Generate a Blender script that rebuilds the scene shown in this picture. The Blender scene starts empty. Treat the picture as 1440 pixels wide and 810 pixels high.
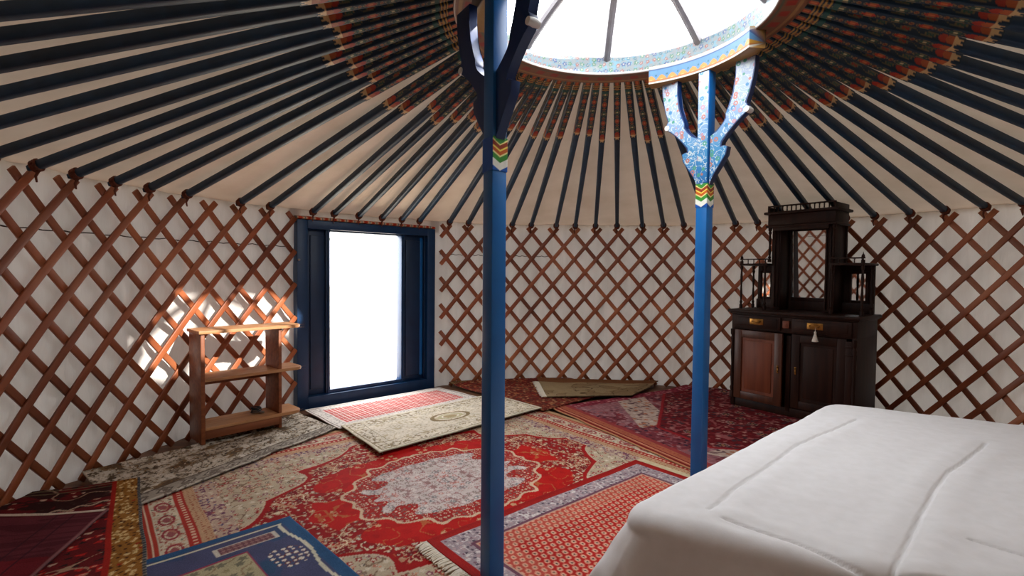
import bpy, bmesh, math, random
import numpy as np
from mathutils import Vector, Matrix
random.seed(7)
S = bpy.context.scene
COL = S.collection
PI = math.pi

# ------------------------------------------------------------------ place constants
R = 2.90                       # radius of the lattice circle, centre of the yurt = origin
TH0, DL = 3.1283, 0.0768       # angle of the first lattice head, step between heads
Z1, DZ = 1.544, 0.132          # height of the top crossings, half height of a lattice diamond
CC = Vector((-0.10, 0.0, 0.0)) # crown centre
CAM = Vector((-0.5933, -2.3444, 1.1426))

# ------------------------------------------------------------------ helpers
def lin(c):
    c = np.asarray(c, float) / 255.0
    return np.where(c <= 0.04045, c / 12.92, ((c + 0.055) / 1.055) ** 2.4)
def L4(r, g, b): return tuple(lin((r, g, b)).tolist()) + (1.0,)

def tag(o, label=None, cat=None, group=None, kind=None):
    if label: o['label'] = label
    if cat: o['category'] = cat
    if group: o['group'] = group
    if kind: o['kind'] = kind
    return o
def empty(name, loc=(0, 0, 0), rz=0.0):
    o = bpy.data.objects.new(name, None); COL.objects.link(o)
    o.location = loc; o.rotation_euler = (0, 0, rz); o.empty_display_size = 0.1
    return o
def link(name, me, mat=None, parent=None):
    o = bpy.data.objects.new(name, me); COL.objects.link(o)
    if mat is not None:
        me.materials.clear(); me.materials.append(mat)
    if parent is not None: o.parent = parent
    return o
def smooth(me, ang=None):
    me.polygons.foreach_set('use_smooth', [True] * len(me.polygons))
    if ang:
        try: me.set_sharp_from_angle(angle=ang)
        except Exception: pass

class MB:
    """collects shapes into one mesh"""
    def __init__(s): s.bm = bmesh.new()
    def box(s, c, d, rz=0.0, rx=0.0, ry=0.0, bev=0.0):
        M = Matrix.Translation(c) @ Matrix.Rotation(rz, 4, 'Z') @ Matrix.Rotation(ry, 4, 'Y') @ Matrix.Rotation(rx, 4, 'X')
        r = bmesh.ops.create_cube(s.bm, size=1.0)
        for v in r['verts']: v.co = Vector((v.co.x * d[0], v.co.y * d[1], v.co.z * d[2]))
        if bev > 0:
            es = list({e for v in r['verts'] for e in v.link_edges})
            rr = bmesh.ops.bevel(s.bm, geom=es, offset=bev, segments=2, affect='EDGES', profile=0.5)
            vs = set(rr['verts'])
            vs |= {v for f in rr['faces'] for v in f.verts}
            vs |= {v for v in r['verts'] if v.is_valid}
            for v in vs: v.co = M @ v.co
        else:
            for v in r['verts']: v.co = M @ v.co
        return s
    def lathe(s, prof, c=(0, 0, 0), n=20, M=None):
        M = M or Matrix.Translation(c)
        rings = []
        for r_, z in prof:
            rings.append([s.bm.verts.new(M @ Vector((r_ * math.cos(2 * PI * k / n), r_ * math.sin(2 * PI * k / n), z))) for k in range(n)])
        for a, b in zip(rings[:-1], rings[1:]):
            for k in range(n):
                s.bm.faces.new((a[k], a[(k + 1) % n], b[(k + 1) % n], b[k]))
        s.bm.faces.new(rings[0][::-1]); s.bm.faces.new(rings[-1])
        return s
    def tube(s, pts, r, n=10):
        pts = [Vector(p) for p in pts]; rings = []
        for i, p in enumerate(pts):
            t = (pts[min(i + 1, len(pts) - 1)] - pts[max(i - 1, 0)]).normalized()
            a = Vector((0, 0, 1)) if abs(t.z) < 0.9 else Vector((1, 0, 0))
            u = t.cross(a).normalized(); w = t.cross(u)
            rr = r[i] if isinstance(r, (list, tuple)) else r
            rings.append([s.bm.verts.new(p + (u * math.cos(2 * PI * k / n) + w * math.sin(2 * PI * k / n)) * rr) for k in range(n)])
        for a, b in zip(rings[:-1], rings[1:]):
            for k in range(n): s.bm.faces.new((a[k], a[(k + 1) % n], b[(k + 1) % n], b[k]))
        s.bm.faces.new(rings[0][::-1]); s.bm.faces.new(rings[-1])
        return s
    def prism(s, pts, y0, y1, plane='xz', bev=0.0):
        def P(p, y):
            return Vector((p[0], y, p[1])) if plane == 'xz' else (Vector((p[0], p[1], y)) if plane == 'xy' else Vector((y, p[0], p[1])))
        a = [s.bm.verts.new(P(p, y0)) for p in pts]; b = [s.bm.verts.new(P(p, y1)) for p in pts]
        n = len(pts)
        fs = [s.bm.faces.new(a), s.bm.faces.new(b[::-1])]
        for k in range(n): fs.append(s.bm.faces.new((a[(k + 1) % n], a[k], b[k], b[(k + 1) % n])))
        if bev > 0:
            es = list({e for f in fs[:2] for e in f.edges})
            bmesh.ops.bevel(s.bm, geom=es, offset=bev, segments=2, affect='EDGES', profile=0.6)
        return s
    def build(s, name, mat, parent=None, sm=True):
        bmesh.ops.recalc_face_normals(s.bm, faces=s.bm.faces)
        me = bpy.data.meshes.new(name); s.bm.to_mesh(me); s.bm.free()
        if sm: smooth(me, math.radians(35))
        return link(name, me, mat, parent)

def grid_mesh(name, V, nu, nv, cols=None, closed_u=False, closed_v=False, sm=True):
    """V: (nu*nv,3), index = i*nv + j"""
    iu = np.arange(nu if closed_u else nu - 1); jv = np.arange(nv if closed_v else nv - 1)
    I, J = np.meshgrid(iu, jv, indexing='ij'); I = I.ravel(); J = J.ravel()
    I2 = (I + 1) % nu; J2 = (J + 1) % nv
    F = np.stack([I * nv + J, I2 * nv + J, I2 * nv + J2, I * nv + J2], 1)
    return raw_mesh(name, V, F, cols, sm)
def raw_mesh(name, V, F, cols=None, sm=True):
    me = bpy.data.meshes.new(name)
    me.vertices.add(len(V)); me.vertices.foreach_set('co', np.asarray(V, np.float32).ravel())
    n = len(F); me.loops.add(n * 4); me.loops.foreach_set('vertex_index', F.astype(np.int32).ravel())
    me.polygons.add(n); me.polygons.foreach_set('loop_start', (np.arange(n) * 4).astype(np.int32))
    try: me.polygons.foreach_set('loop_total', np.full(n, 4, np.int32))
    except Exception: pass
    me.update(calc_edges=True)
    if cols is not None:
        at = me.color_attributes.new('Col', 'FLOAT_COLOR', 'POINT')
        c = np.ones((len(V), 4), np.float32); c[:, :3] = lin(cols)
        at.data.foreach_set('color', c.ravel())
    if sm: me.polygons.foreach_set('use_smooth', np.ones(n, bool))
    me.validate()
    return me

# ------------------------------------------------------------------ numpy noise
_T = np.random.RandomState(3).rand(256, 256)
def vn(x, y, seed=0):
    x = np.asarray(x) + seed * 17.31; y = np.asarray(y) + seed * 9.77
    xi = np.floor(x).astype(int); yi = np.floor(y).astype(int)
    fx = x - xi; fy = y - yi; fx = fx * fx * (3 - 2 * fx); fy = fy * fy * (3 - 2 * fy)
    a = _T[xi % 256, yi % 256]; b = _T[(xi + 1) % 256, yi % 256]
    c = _T[xi % 256, (yi + 1) % 256]; d = _T[(xi + 1) % 256, (yi + 1) % 256]
    return (a * (1 - fx) + b * fx) * (1 - fy) + (c * (1 - fx) + d * fx) * fy
def fbm(x, y, seed=0, o=3):
    s = 0; a = 1; t = 0
    for k in range(o): s = s + a * vn(x * 2 ** k, y * 2 ** k, seed + k * 3); t += a; a *= .5
    return s / t
def hsh(i, j, k): return _T[(i * 7 + k * 13) % 256, (j * 11 + k * 29) % 256]
def flowers(x, y, cell, seed=1, jit=.5, r=.40, n=5):
    X = x / cell; Y = y / cell; xi = np.floor(X).astype(int); yi = np.floor(Y).astype(int)
    best = np.full(X.shape, 9.); ang = np.zeros(X.shape); rid = np.zeros(X.shape)
    for dx in (-1, 0, 1):
        for dy in (-1, 0, 1):
            i = xi + dx; j = yi + dy
            cx = i + .5 + (hsh(i, j, seed) - .5) * jit; cy = j + .5 + (hsh(i, j, seed + 1) - .5) * jit
            d = np.hypot(X - cx, Y - cy); m = d < best
            best = np.where(m, d, best); ang = np.where(m, np.arctan2(Y - cy, X - cx), ang); rid = np.where(m, hsh(i, j, seed + 2), rid)
    pr = r * (.6 + .4 * rid) * (.78 + .22 * np.cos(n * ang + rid * 20))
    return best < pr, best < pr * .45, (best < pr * 1.25) & (best >= pr), rid
def vines(x, y, s, seed=5, w=.035):
    return np.abs(fbm(x * s, y * s, seed, 2) - .5) < w
class Pic:
    def __init__(s, shape, base): s.c = np.zeros(shape + (3,)); s.c[:] = base
    def put(s, m, col): s.c[m] = col; return s
    def mix(s, m, col, a): s.c[m] = s.c[m] * (1 - a) + np.array(col) * a; return s
def floral(P, m, x, y, cell, seed, cols, vine=None, vs=None, r=.42, core=None, ring=None, jit=.5):
    if vine is not None: P.put(m & vines(x, y, (vs or 1.2 / cell), seed + 40, .04), vine)
    f, c, rg, rid = flowers(x, y, cell, seed, jit, r)
    n = len(cols)
    if ring is not None: P.put(m & rg, ring)
    for k, cc in enumerate(cols): P.put(m & f & (rid >= k / n) & (rid < (k + 1) / n), cc)
    if core is not None: P.put(m & c, core)

# ------------------------------------------------------------------ materials
def nt(name):
    m = bpy.data.materials.new(name); m.use_nodes = True
    t = m.node_tree; b = t.nodes['Principled BSDF']
    return m, t, t.nodes, t.links, b
def add_bump(t, src, strength, dist=.01):
    b = t.nodes['Principled BSDF']; bp = t.nodes.new('ShaderNodeBump')
    bp.inputs['Strength'].default_value = strength; bp.inputs['Distance'].default_value = dist
    t.links.new(src, bp.inputs['Height']); t.links.new(bp.outputs[0], b.inputs['Normal'])
def noise(t, scale, detail=4, coord='Object', stretch=None):
    tc = t.nodes.new('ShaderNodeTexCoord'); n = t.nodes.new('ShaderNodeTexNoise')
    n.inputs['Scale'].default_value = scale; n.inputs['Detail'].default_value = detail
    src = tc.outputs[coord]
    if stretch:
        mp = t.nodes.new('ShaderNodeMapping'); mp.inputs['Scale'].default_value = stretch
        t.links.new(src, mp.inputs[0]); src = mp.outputs[0]
    t.links.new(src, n.inputs['Vector'])
    return n
def ramp(t, fac, stops):
    r = t.nodes.new('ShaderNodeValToRGB'); cr = r.color_ramp
    while len(cr.elements) < len(stops): cr.elements.new(.5)
    for e, (p, c) in zip(cr.elements, stops): e.position = p; e.color = c
    t.links.new(fac, r.inputs[0]); return r
def mat_plain(name, c1, c2=None, rough=.6, scale=8, bump=.0, metal=0., stretch=None, spec=.5, coat=0., rnd=0.):
    m, t, N, Lk, b = nt(name)
    n = noise(t, scale, 5, stretch=stretch)
    r = ramp(t, n.outputs['Fac'], [(.3, c1), (.7, c2 or c1)])
    out = r.outputs[0]
    if rnd > 0:
        oi = N.new('ShaderNodeObjectInfo'); mr = N.new('ShaderNodeMapRange')
        mr.inputs[3].default_value = 1 - rnd; mr.inputs[4].default_value = 1 + rnd
        Lk.new(oi.outputs['Random'], mr.inputs[0])
        vm = N.new('ShaderNodeVectorMath'); vm.operation = 'SCALE'
        Lk.new(out, vm.inputs[0]); Lk.new(mr.outputs[0], vm.inputs['Scale']); out = vm.outputs[0]
    Lk.new(out, b.inputs['Base Color'])
    b.inputs['Roughness'].default_value = rough; b.inputs['Metallic'].default_value = metal
    b.inputs['Specular IOR Level'].default_value = spec
    if coat: b.inputs['Coat Weight'].default_value = coat
    if bump: add_bump(t, n.outputs['Fac'], bump)
    return m
def mat_col(name, rough=.9, var=.25, nscale=260, bump=.35, spec=.1, sheen=0.):
    """colours come from the woven or painted pattern stored on the mesh, wool grain from noise"""
    m, t, N, Lk, b = nt(name)
    a = N.new('ShaderNodeAttribute'); a.attribute_name = 'Col'
    n = noise(t, nscale, 3); n2 = noise(t, 9, 3)
    mr = N.new('ShaderNodeMapRange'); mr.inputs[1].default_value = .25; mr.inputs[2].default_value = .75
    mr.inputs[3].default_value = 1 - var; mr.inputs[4].default_value = 1 + var
    Lk.new(n.outputs['Fac'], mr.inputs[0])
    mr2 = N.new('ShaderNodeMapRange'); mr2.inputs[1].default_value = .3; mr2.inputs[2].default_value = .7
    mr2.inputs[3].default_value = 1 - var * .4; mr2.inputs[4].default_value = 1 + var * .4
    Lk.new(n2.outputs['Fac'], mr2.inputs[0])
    mm = N.new('ShaderNodeMath'); mm.operation = 'MULTIPLY'; Lk.new(mr.outputs[0], mm.inputs[0]); Lk.new(mr2.outputs[0], mm.inputs[1])
    vm = N.new('ShaderNodeVectorMath'); vm.operation = 'SCALE'
    Lk.new(a.outputs['Color'], vm.inputs[0]); Lk.new(mm.outputs[0], vm.inputs['Scale'])
    Lk.new(vm.outputs[0], b.inputs['Base Color'])
    b.inputs['Roughness'].default_value = rough; b.inputs['Specular IOR Level'].default_value = spec
    if sheen: b.inputs['Sheen Weight'].default_value = sheen
    if bump: add_bump(t, n.outputs['Fac'], bump, .004)
    return m
def mat_cloth(name, c1, c2, trans, scale=5, bump=.3, wr=None):
    """canvas: diffuse cloth that lets some daylight through"""
    m, t, N, Lk, b = nt(name)
    n = noise(t, scale, 6, stretch=wr); r = ramp(t, n.outputs['Fac'], [(.3, c1), (.7, c2)])
    Lk.new(r.outputs[0], b.inputs['Base Color']); b.inputs['Roughness'].default_value = .9
    b.inputs['Specular IOR Level'].default_value = .1
    add_bump(t, n.outputs['Fac'], bump, .02)
    if trans > 0:
        tr = N.new('ShaderNodeBsdfTranslucent'); Lk.new(r.outputs[0], tr.inputs[0])
        mx = N.new('ShaderNodeMixShader'); mx.inputs[0].default_value = trans
        Lk.new(b.outputs[0], mx.inputs[1]); Lk.new(tr.outputs[0], mx.inputs[2])
        Lk.new(mx.outputs[0], N['Material Output'].inputs['Surface'])
    return m
def mat_wood(name, c1, c2, c3, rough=.5, scale=3., stretch=(1, 1, 12), rnd=.0, bump=.1, spec=.4):
    m, t, N, Lk, b = nt(name)
    n = noise(t, scale, 8, stretch=stretch)
    r = ramp(t, n.outputs['Fac'], [(.25, c1), (.5, c2), (.75, c3)])
    out = r.outputs[0]
    if rnd:
        oi = N.new('ShaderNodeObjectInfo'); mr = N.new('ShaderNodeMapRange')
        mr.inputs[3].default_value = 1 - rnd; mr.inputs[4].default_value = 1 + rnd
        Lk.new(oi.outputs['Random'], mr.inputs[0])
        vm = N.new('ShaderNodeVectorMath'); vm.operation = 'SCALE'
        Lk.new(out, vm.inputs[0]); Lk.new(mr.outputs[0], vm.inputs['Scale']); out = vm.outputs[0]
    Lk.new(out, b.inputs['Base Color']); b.inputs['Roughness'].default_value = rough
    b.inputs['Specular IOR Level'].default_value = spec
    if bump: add_bump(t, n.outputs['Fac'], bump, .005)
    return m

M_canvas = mat_cloth('canvas_wall', L4(192, 186, 179), L4(210, 205, 199), .034, 9, .9, (1, 1, .22))
M_roof = mat_cloth('canvas_roof', L4(198, 176, 152), L4(212, 192, 170), .026, 4, .25)
M_lat = mat_wood('lattice_wood', L4(112, 54, 28), L4(148, 80, 46), L4(176, 108, 68), .45, 2.2, (1, 1, 1), .28, .1, .5)
M_floor = mat_wood('floor_boards', L4(80, 50, 32), L4(110, 72, 46), L4(130, 90, 60), .6, 2, (1, 10, 1))
M_navy = mat_plain('navy_paint', L4(14, 42, 62), L4(20, 54, 82), .5, 14, .03, rnd=.25)
M_door = mat_plain('door_blue', L4(10, 48, 86), L4(14, 58, 100), .42, 10, .03)
M_doord = mat_plain('door_panel_blue', L4(8, 38, 70), L4(10, 46, 82), .45, 10, .03)
M_colblue = mat_plain('column_blue', L4(8, 88, 152), L4(12, 98, 164), .35, 6, .02)
M_shelf = mat_wood('orange_pine', L4(104, 54, 30), L4(132, 74, 42), L4(150, 90, 54), .45, 2.5, (1, 14, 14), 0, .05)
M_board = mat_wood('pale_pine', L4(158, 104, 62), L4(182, 130, 86), L4(196, 148, 104), .45, 2.5, (1, 14, 14), 0, .05)
M_oak = mat_wood('dark_oak', L4(28, 14, 9), L4(42, 21, 13), L4(54, 28, 17), .5, 3, (10, 10, 1), 0, .08, .2)
M_oakp = mat_wood('red_oak_lit', L4(96, 44, 22), L4(116, 56, 30), L4(126, 64, 36), .5, 3, (10, 10, 1), 0, .05)  # oak lightened as if daylit, for one sideboard door; also the carved block
M_brass = mat_plain('brass', L4(176, 128, 62), L4(120, 80, 36), .35, 30, .1, .85)
M_mirror = mat_plain('mirror_glass', L4(235, 235, 232), L4(240, 240, 238), .02, 3, 0, 1.0)
M_duvet = mat_plain('white_cotton', L4(232, 230, 229), L4(238, 236, 236), .9, 30, .06, spec=.1)
M_matt = mat_plain('mattress_ticking', L4(190, 180, 170), L4(205, 196, 186), .9, 30, .05)
M_rug = mat_col('woven_wool')
M_paint = mat_col('painted_wood', .42, .08, 60, .05, .4)
M_fringe = mat_plain('cotton_fringe', L4(214, 202, 180), L4(230, 222, 206), .95, 60, .2)
M_tassel = mat_plain('cream_cotton', L4(226, 216, 200), L4(240, 234, 222), .9, 60, .2)
M_black = mat_plain('black_rubber', L4(18, 18, 20), L4(28, 28, 30), .5, 20)
M_chrome = mat_plain('dull_metal', L4(190, 190, 190), L4(160, 160, 160), .3, 20, 0, .9)
M_rope = mat_plain('dark_cord', L4(58, 46, 38), L4(78, 62, 50), .9, 60)
M_sand = mat_plain('pale_sand', L4(205, 190, 168), L4(226, 214, 196), .95, 3, .2)
M_leafy = mat_plain('dusty_leaves', L4(96, 112, 70), L4(130, 140, 96), .8, 20)
M_bark = mat_plain('grey_bark', L4(96, 82, 68), L4(120, 104, 88), .9, 20, .2)

# ------------------------------------------------------------------ camera
F_, PITCH, ROLL = 710.8, .0314, .0106
cd = bpy.data.cameras.new('camera'); cam = bpy.data.objects.new('camera', cd); COL.objects.link(cam)
cd.sensor_width = 36; cd.lens = 36 * F_ / 1440; cd.clip_start = .02
Rv = Vector((1, 0, 0)); Fv = Vector((0, math.cos(PITCH), -math.sin(PITCH))); Uv = Vector((0, math.sin(PITCH), math.cos(PITCH)))
r2 = Rv * math.cos(ROLL) + Uv * math.sin(ROLL); u2 = Uv * math.cos(ROLL) - Rv * math.sin(ROLL)
mw = Matrix((( r2.x, u2.x, -Fv.x, CAM.x), (r2.y, u2.y, -Fv.y, CAM.y), (r2.z, u2.z, -Fv.z, CAM.z), (0, 0, 0, 1)))
cam.matrix_world = mw
S.camera = cam

# ------------------------------------------------------------------ shell
DA = Vector((-2.27, 1.775)); DE = Vector((.7465, .6654)); DN = Vector((.6654, -.7465))   # door origin, along, into the room
TH_L = math.atan2(1.72, -2.33)          # lattice ends here beside the door
TH_R = math.atan2(2.60, -1.33)
def idx_to_th(i): return TH0 - i * DL
iL = (TH0 - TH_L) / DL                    # about 7.4
iR = (TH0 - TH_R) / DL                    # about 14.1

# floor
bm = MB(); bm.lathe([(3.06, -.05), (3.06, 0.0)], n=96)
tag(bm.build('floor', M_floor, sm=False), kind='structure')

def wall_piece(name, th_a, th_b, r=2.955):
    n = max(8, int(abs(th_b - th_a) * r / .02)); m = 84
    th = np.linspace(th_a, th_b, n); z = np.linspace(0, 1.66, m)
    TH, Z = np.meshgrid(th, z, indexing='ij')
    s = TH * r
    # soft folds and the quilting of the canvas between the laths
    off = .016 * (vn(s * 9, Z * 1.6, 3) - .5) + .020 * (vn(s * 2.2, Z * 1.2, 8) - .5) + .030 * (vn(s * 17 + Z * 3, Z * 2.6, 13) - .5) * (Z < 1.34)
    fi = (TH0 - TH) / DL
    bul = np.cos(2 * PI * (fi)) * np.cos(2 * PI * (Z - Z1) / (2 * DZ)) * -.006
    rr = r + off + bul
    V = np.stack([rr * np.cos(TH), rr * np.sin(TH), Z], -1).reshape(-1, 3)
    me = grid_mesh(name, V, n, m)
    return tag(link(name, me, M_canvas), kind='structure')
wall_piece('wall_left', TH_L - .02, PI + .55)
wall_piece('wall_front', PI + .52, 2 * PI - .50, 2.962)
wall_piece('wall_right', -.55, .6205)
wall_piece('wall_back', .62, TH_R + .02)
n, m = 60, 6
THd, Zd = np.meshgrid(np.linspace(TH_R - .01, TH_L + .01, n), np.linspace(1.52, 1.66, m), indexing='ij')
V = np.stack([2.945 * np.cos(THd), 2.945 * np.sin(THd), Zd], -1).reshape(-1, 3)
tag(link('trim_1', grid_mesh('trim_1', V, n, m), M_canvas), kind='structure')

# roof canvas, one cone with slight sag between poles
n, m = 420, 60
TH, T = np.meshgrid(np.linspace(0, 2 * PI, n, endpoint=False), np.linspace(0, 1, m), indexing='ij')
x0 = CC.x + .74 * np.cos(TH); y0 = .74 * np.sin(TH); x1 = 2.985 * np.cos(TH); y1 = 2.985 * np.sin(TH)
Zr = 2.405 + (1.628 - 2.405) * T - .018 * np.sin(PI * T) + .012 * (vn(TH * 12, T * 5, 4) - .5) - .008 * vn(TH * 40, T * 3, 6)
V = np.stack([x0 * (1 - T) + x1 * T, y0 * (1 - T) + y1 * T, Zr], -1).reshape(-1, 3)
tag(link('ceiling', grid_mesh('ceiling', V, n, m, closed_u=True), M_roof), kind='structure')

# ground outside the door
bm = MB(); bm.lathe([(40, -.16), (40, -.12)], n=64)
tag(bm.build('ground_outside', M_sand, sm=False), kind='structure')

# ------------------------------------------------------------------ lattice sections
def rod_mesh(i0, z0, i1, z1, r, w=.037, th=.013):
    n = max(3, int(abs(i1 - i0) * 3) + 2)
    t = np.linspace(0, 1, n); I = i0 + (i1 - i0) * t; Z = z0 + (z1 - z0) * t; TH = TH0 - I * DL
    V = []
    dth = -(i1 - i0) * DL; 
    for a, z in zip(TH, Z):
        er = np.array([math.cos(a), math.sin(a), 0]); et = np.array([-math.sin(a), math.cos(a), 0]); ez = np.array([0, 0, 1.])
        d = et * (dth * r) + ez * (z1 - z0); d = d / np.linalg.norm(d); s = np.cross(er, d)
        c = er * r + ez * z
        for (u, v) in ((-.5, -.38), (-.38, -.5), (.38, -.5), (.5, -.38), (.5, .5), (-.5, .5)):
            V.append(c + s * (u * w) + er * (v * th))
    V = np.array(V)
    me = grid_mesh('lath', V, n, 6, closed_v=True, sm=False)
    bm_ = bmesh.new(); bm_.from_mesh(me); bm_.verts.ensure_lookup_table()
    k = len(bm_.verts)
    bm_.faces.new([bm_.verts[q] for q in range(6)]); bm_.faces.new([bm_.verts[k - 6 + q] for q in range(6)])
    bmesh.ops.recalc_face_normals(bm_, faces=bm_.faces); bm_.to_mesh(me); bm_.free()
    return me
ZTOP, ZBOT = Z1 + .055, .012
def lattice_section(heads, ia, ib, off, label):
    """heads: integer head numbers; index of a head = k + off"""
    root = empty('lattice_panel', (0, 0, 0))
    tag(root, label, 'lattice wall', 'lattice wall panels round the tent')
    a, b = min(ia, ib), max(ia, ib)
    for sgn, r in ((1, R), (-1, R - .0145)):
        for k in range(int(a) - 8, int(b) + 9):
            h = k + off
            # the lath passes (h, Z1); z falls as |index - h| grows: z = Z1 - DZ*2*(i-h)*sgn
            za, zb = ZTOP, ZBOT
            i_top = h + sgn * (Z1 - za) / (2 * DZ); i_bot = h + sgn * (Z1 - zb) / (2 * DZ)
            lo, hi = min(i_top, i_bot), max(i_top, i_bot)
            lo2, hi2 = max(lo, a), min(hi, b)
            if hi2 - lo2 < .25: continue
            f = lambda i: Z1 - sgn * (i - h) * 2 * DZ
            link('lath', rod_mesh(lo2, f(lo2), hi2, f(hi2), r), M_lat, root)
    return root
SEC = [
 (None, iL - .05, -8.6, 0.0, 'brown lattice wall panel with the pine shelf unit before it, ending at the blue door'),
 (None, -8.6, -24.8, 0.0, 'brown lattice wall panel beyond the foot of the white bed, away from the door'),
 (None, iR + .12, iR + 16.0, .5, 'brown lattice wall panel starting at the blue door and ending beside the dark sideboard'),
 (None, iR + 16.0, iR + 29.0, .5, 'brown lattice wall panel curving away behind the dark mirrored sideboard'),
 (None, iR + 29.0, 56.8, .5, 'brown lattice wall panel curving round behind the head of the white bed'),
]
for _, a, b, off, lab in SEC: lattice_section(None, a, b, off, lab)

# cord tied behind the laths
def ring_cord(th_a, th_b, z, r, label, sag=.01):
    n = 60; pts = []
    for k in range(n + 1):
        a = th_a + (th_b - th_a) * k / n
        pts.append((r * math.cos(a), r * math.sin(a), z - sag * abs(math.sin(k * .9))))
    mb = MB(); mb.tube(pts, .0035, 6)
    tag(mb.build('cord', M_rope), label, 'cord')
ring_cord(TH_L + .01, PI + .3, 1.335, 2.922, 'thin dark cord stretched behind the lattice above the pine shelf unit')
ring_cord(TH_R - .01, TH_R - .40, 1.315, 2.922, 'thin dark cord behind the lattice just past the blue door')

# ------------------------------------------------------------------ roof poles
def paint_pole(u, v, side):
    """u metres from the crown, v -1..1 across the face, side True on flanks"""
    P = Pic(u.shape, (14, 42, 62)); fr = ~side
    q = (u / .095); ph = np.floor(q).astype(int); f = q - ph
    w = .78 + .1 * np.sin(u * 60)
    P.put(fr & (np.abs(np.abs(v) - .90) < .06), (104, 88, 60))
    d = np.hypot((f - .5) / .36, v / .66)
    P.put(fr & (d < 1.0), (130, 112, 76)); P.put(fr & (d < .86), (22, 52, 54))
    odd = (ph % 2) == 0
    P.put(fr & (d < .72) & odd, (164, 48, 34)); P.put(fr & (d < .38) & odd, (190, 110, 64))
    P.put(fr & (d < .55) & ~odd, (52, 90, 74)); P.put(fr & (d < .30) & ~odd, (196, 176, 132))
    e = np.hypot((np.minimum(f, 1 - f)) / .10, v / .42)
    P.put(fr & (e < 1), (140, 104, 60)); P.put(fr & (e < .5), (120, 44, 34))
    # flanks: navy with a thin chain of red and ochre buds
    d2 = np.hypot((f - .5) / .22, v / .40)
    P.put(side & (d2 < 1), (104, 92, 66)); P.put(side & (d2 < .7) & odd, (150, 48, 34)); P.put(side & (d2 < .7) & ~odd, (36, 76, 70))
    P.put(side & (np.abs(v - .45 * np.sin(u * 66)) < .09), (92, 84, 60))
    for k in range(3): P.put(np.abs(u - (.07 + .016 * k)) < .004, (176, 136, 70))
    P.put(np.abs(u - .125) < .010, (34, 80, 76))
    P.put(u > .555, (14, 42, 62))
    P.put((u > .552) & (np.hypot((u - .575) / .020, v / .7) < 1), (160, 48, 34))
    P.put((u > .58) & (np.hypot((u - .602) / .018, v / .75) < 1), (168, 84, 44))
    P.put((u > .616) & (u < .650) & (np.abs(v) < 1 - (u - .612) / .07) & (np.abs(np.sin(v * 4.7)) > (u - .612) / .05), (206, 172, 124))
    return P.c
PW, PH = .040, .044
def pole_profile(w, h, n=8):
    # closed outline, 4 sides with n steps and small chamfers: list of (y, z, v, side)
    o = []; c = .16
    cs = [(-1, -1), (1, -1), (1, 1), (-1, 1)]
    for a in range(4):
        p, q = cs[a], cs[(a + 1) % 4]
        for k in range(n):
            t = c * .5 + (1 - c) * k / (n - 1)
            o.append((p[0] + (q[0] - p[0]) * t, p[1] + (q[1] - p[1]) * t, -1 + 2 * t, a % 2 == 1))
    return o
def pole_meshes():
    L = 2.262; LP = .655
    prof = pole_profile(1, 1, 8); m = len(prof)
    # painted inner end
    us = np.linspace(-.012, LP, 190); V = []; U = []; Vv = []; Sd = []
    for u in us:
        for y, z, v, sd in prof:
            V.append((u, y * (PW / 2 + .002), z * (PH / 2 + .002))); U.append(u); Vv.append(v); Sd.append(sd)
    C = paint_pole(np.array(U), np.array(Vv), np.array(Sd))
    a = grid_mesh('painted_end', np.array(V), len(us), m, C, closed_v=True, sm=False)
    # plain shaft
    us = np.concatenate([np.linspace(LP - .12, L - .12, 11), np.linspace(L - .10, L, 5)]); V = []
    for u in us:
        t = max(0, (u - LP) / (L - LP)); k = 1 - .16 * t
        if u > L - .06: k *= 1 - .4 * ((u - (L - .06)) / .06) ** 2
        for y, z, v, sd in pole_profile(1, 1, 3):
            V.append((u, y * PW / 2 * k, z * PH / 2 * k))
    b = grid_mesh('roof_pole', np.array(V), len(us), 12, None, closed_v=True, sm=False)
    bm_ = bmesh.new(); bm_.from_mesh(b); bm_.verts.ensure_lookup_table(); k = len(bm_.verts)
    bm_.faces.new([bm_.verts[k - 12 + q] for q in range(12)]); bm_.to_mesh(b); bm_.free()
    return a, b, L
pm_a, pm_b, PL = pole_meshes()
mb = MB()
for k in range(3): mb.tube([(PL - .055 + .012 * k, math.cos(a_ * PI / 6) * (.024 - .001 * k), math.sin(a_ * PI / 6) * (.026 - .001 * k)) for a_ in range(13)], .0065, 6)
mb.tube([(PL - .05, 0, -.022), (PL - .03, .01, -.05), (PL - .02, .004, -.075)], [.007, .006, .004], 6)
bmesh.ops.recalc_face_normals(mb.bm, faces=mb.bm.faces)
pm_c = bpy.data.meshes.new('cord_tie'); mb.bm.to_mesh(pm_c); mb.bm.free(); smooth(pm_c); pm_c.materials.append(mat_plain('tie_cord', L4(92, 44, 28), L4(112, 58, 38), .9, 40, .1))
proto_c = bpy.data.objects.new('cord_tie', pm_c)
pm_a.materials.append(M_paint); pm_b.materials.append(M_navy)
proto_a = bpy.data.objects.new('painted_end', pm_a); proto_b = bpy.data.objects.new('roof_pole', pm_b)
ORD = ['first', 'second', 'third', 'fourth', 'fifth', 'sixth', 'seventh', 'eighth', 'ninth', 'tenth', 'eleventh', 'twelfth', 'thirteenth', 'fourteenth', 'fifteenth',
       'sixteenth', 'seventeenth', 'eighteenth', 'nineteenth', 'twentieth']
ORD += ['twenty-' + w for w in ORD[:9]] + ['thirtieth'] + ['thirty-' + w for w in ORD[:9]] + ['fortieth'] + ['forty-' + w for w in ORD[:9]]
NP = [0]
rj = random.Random(5)
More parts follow.
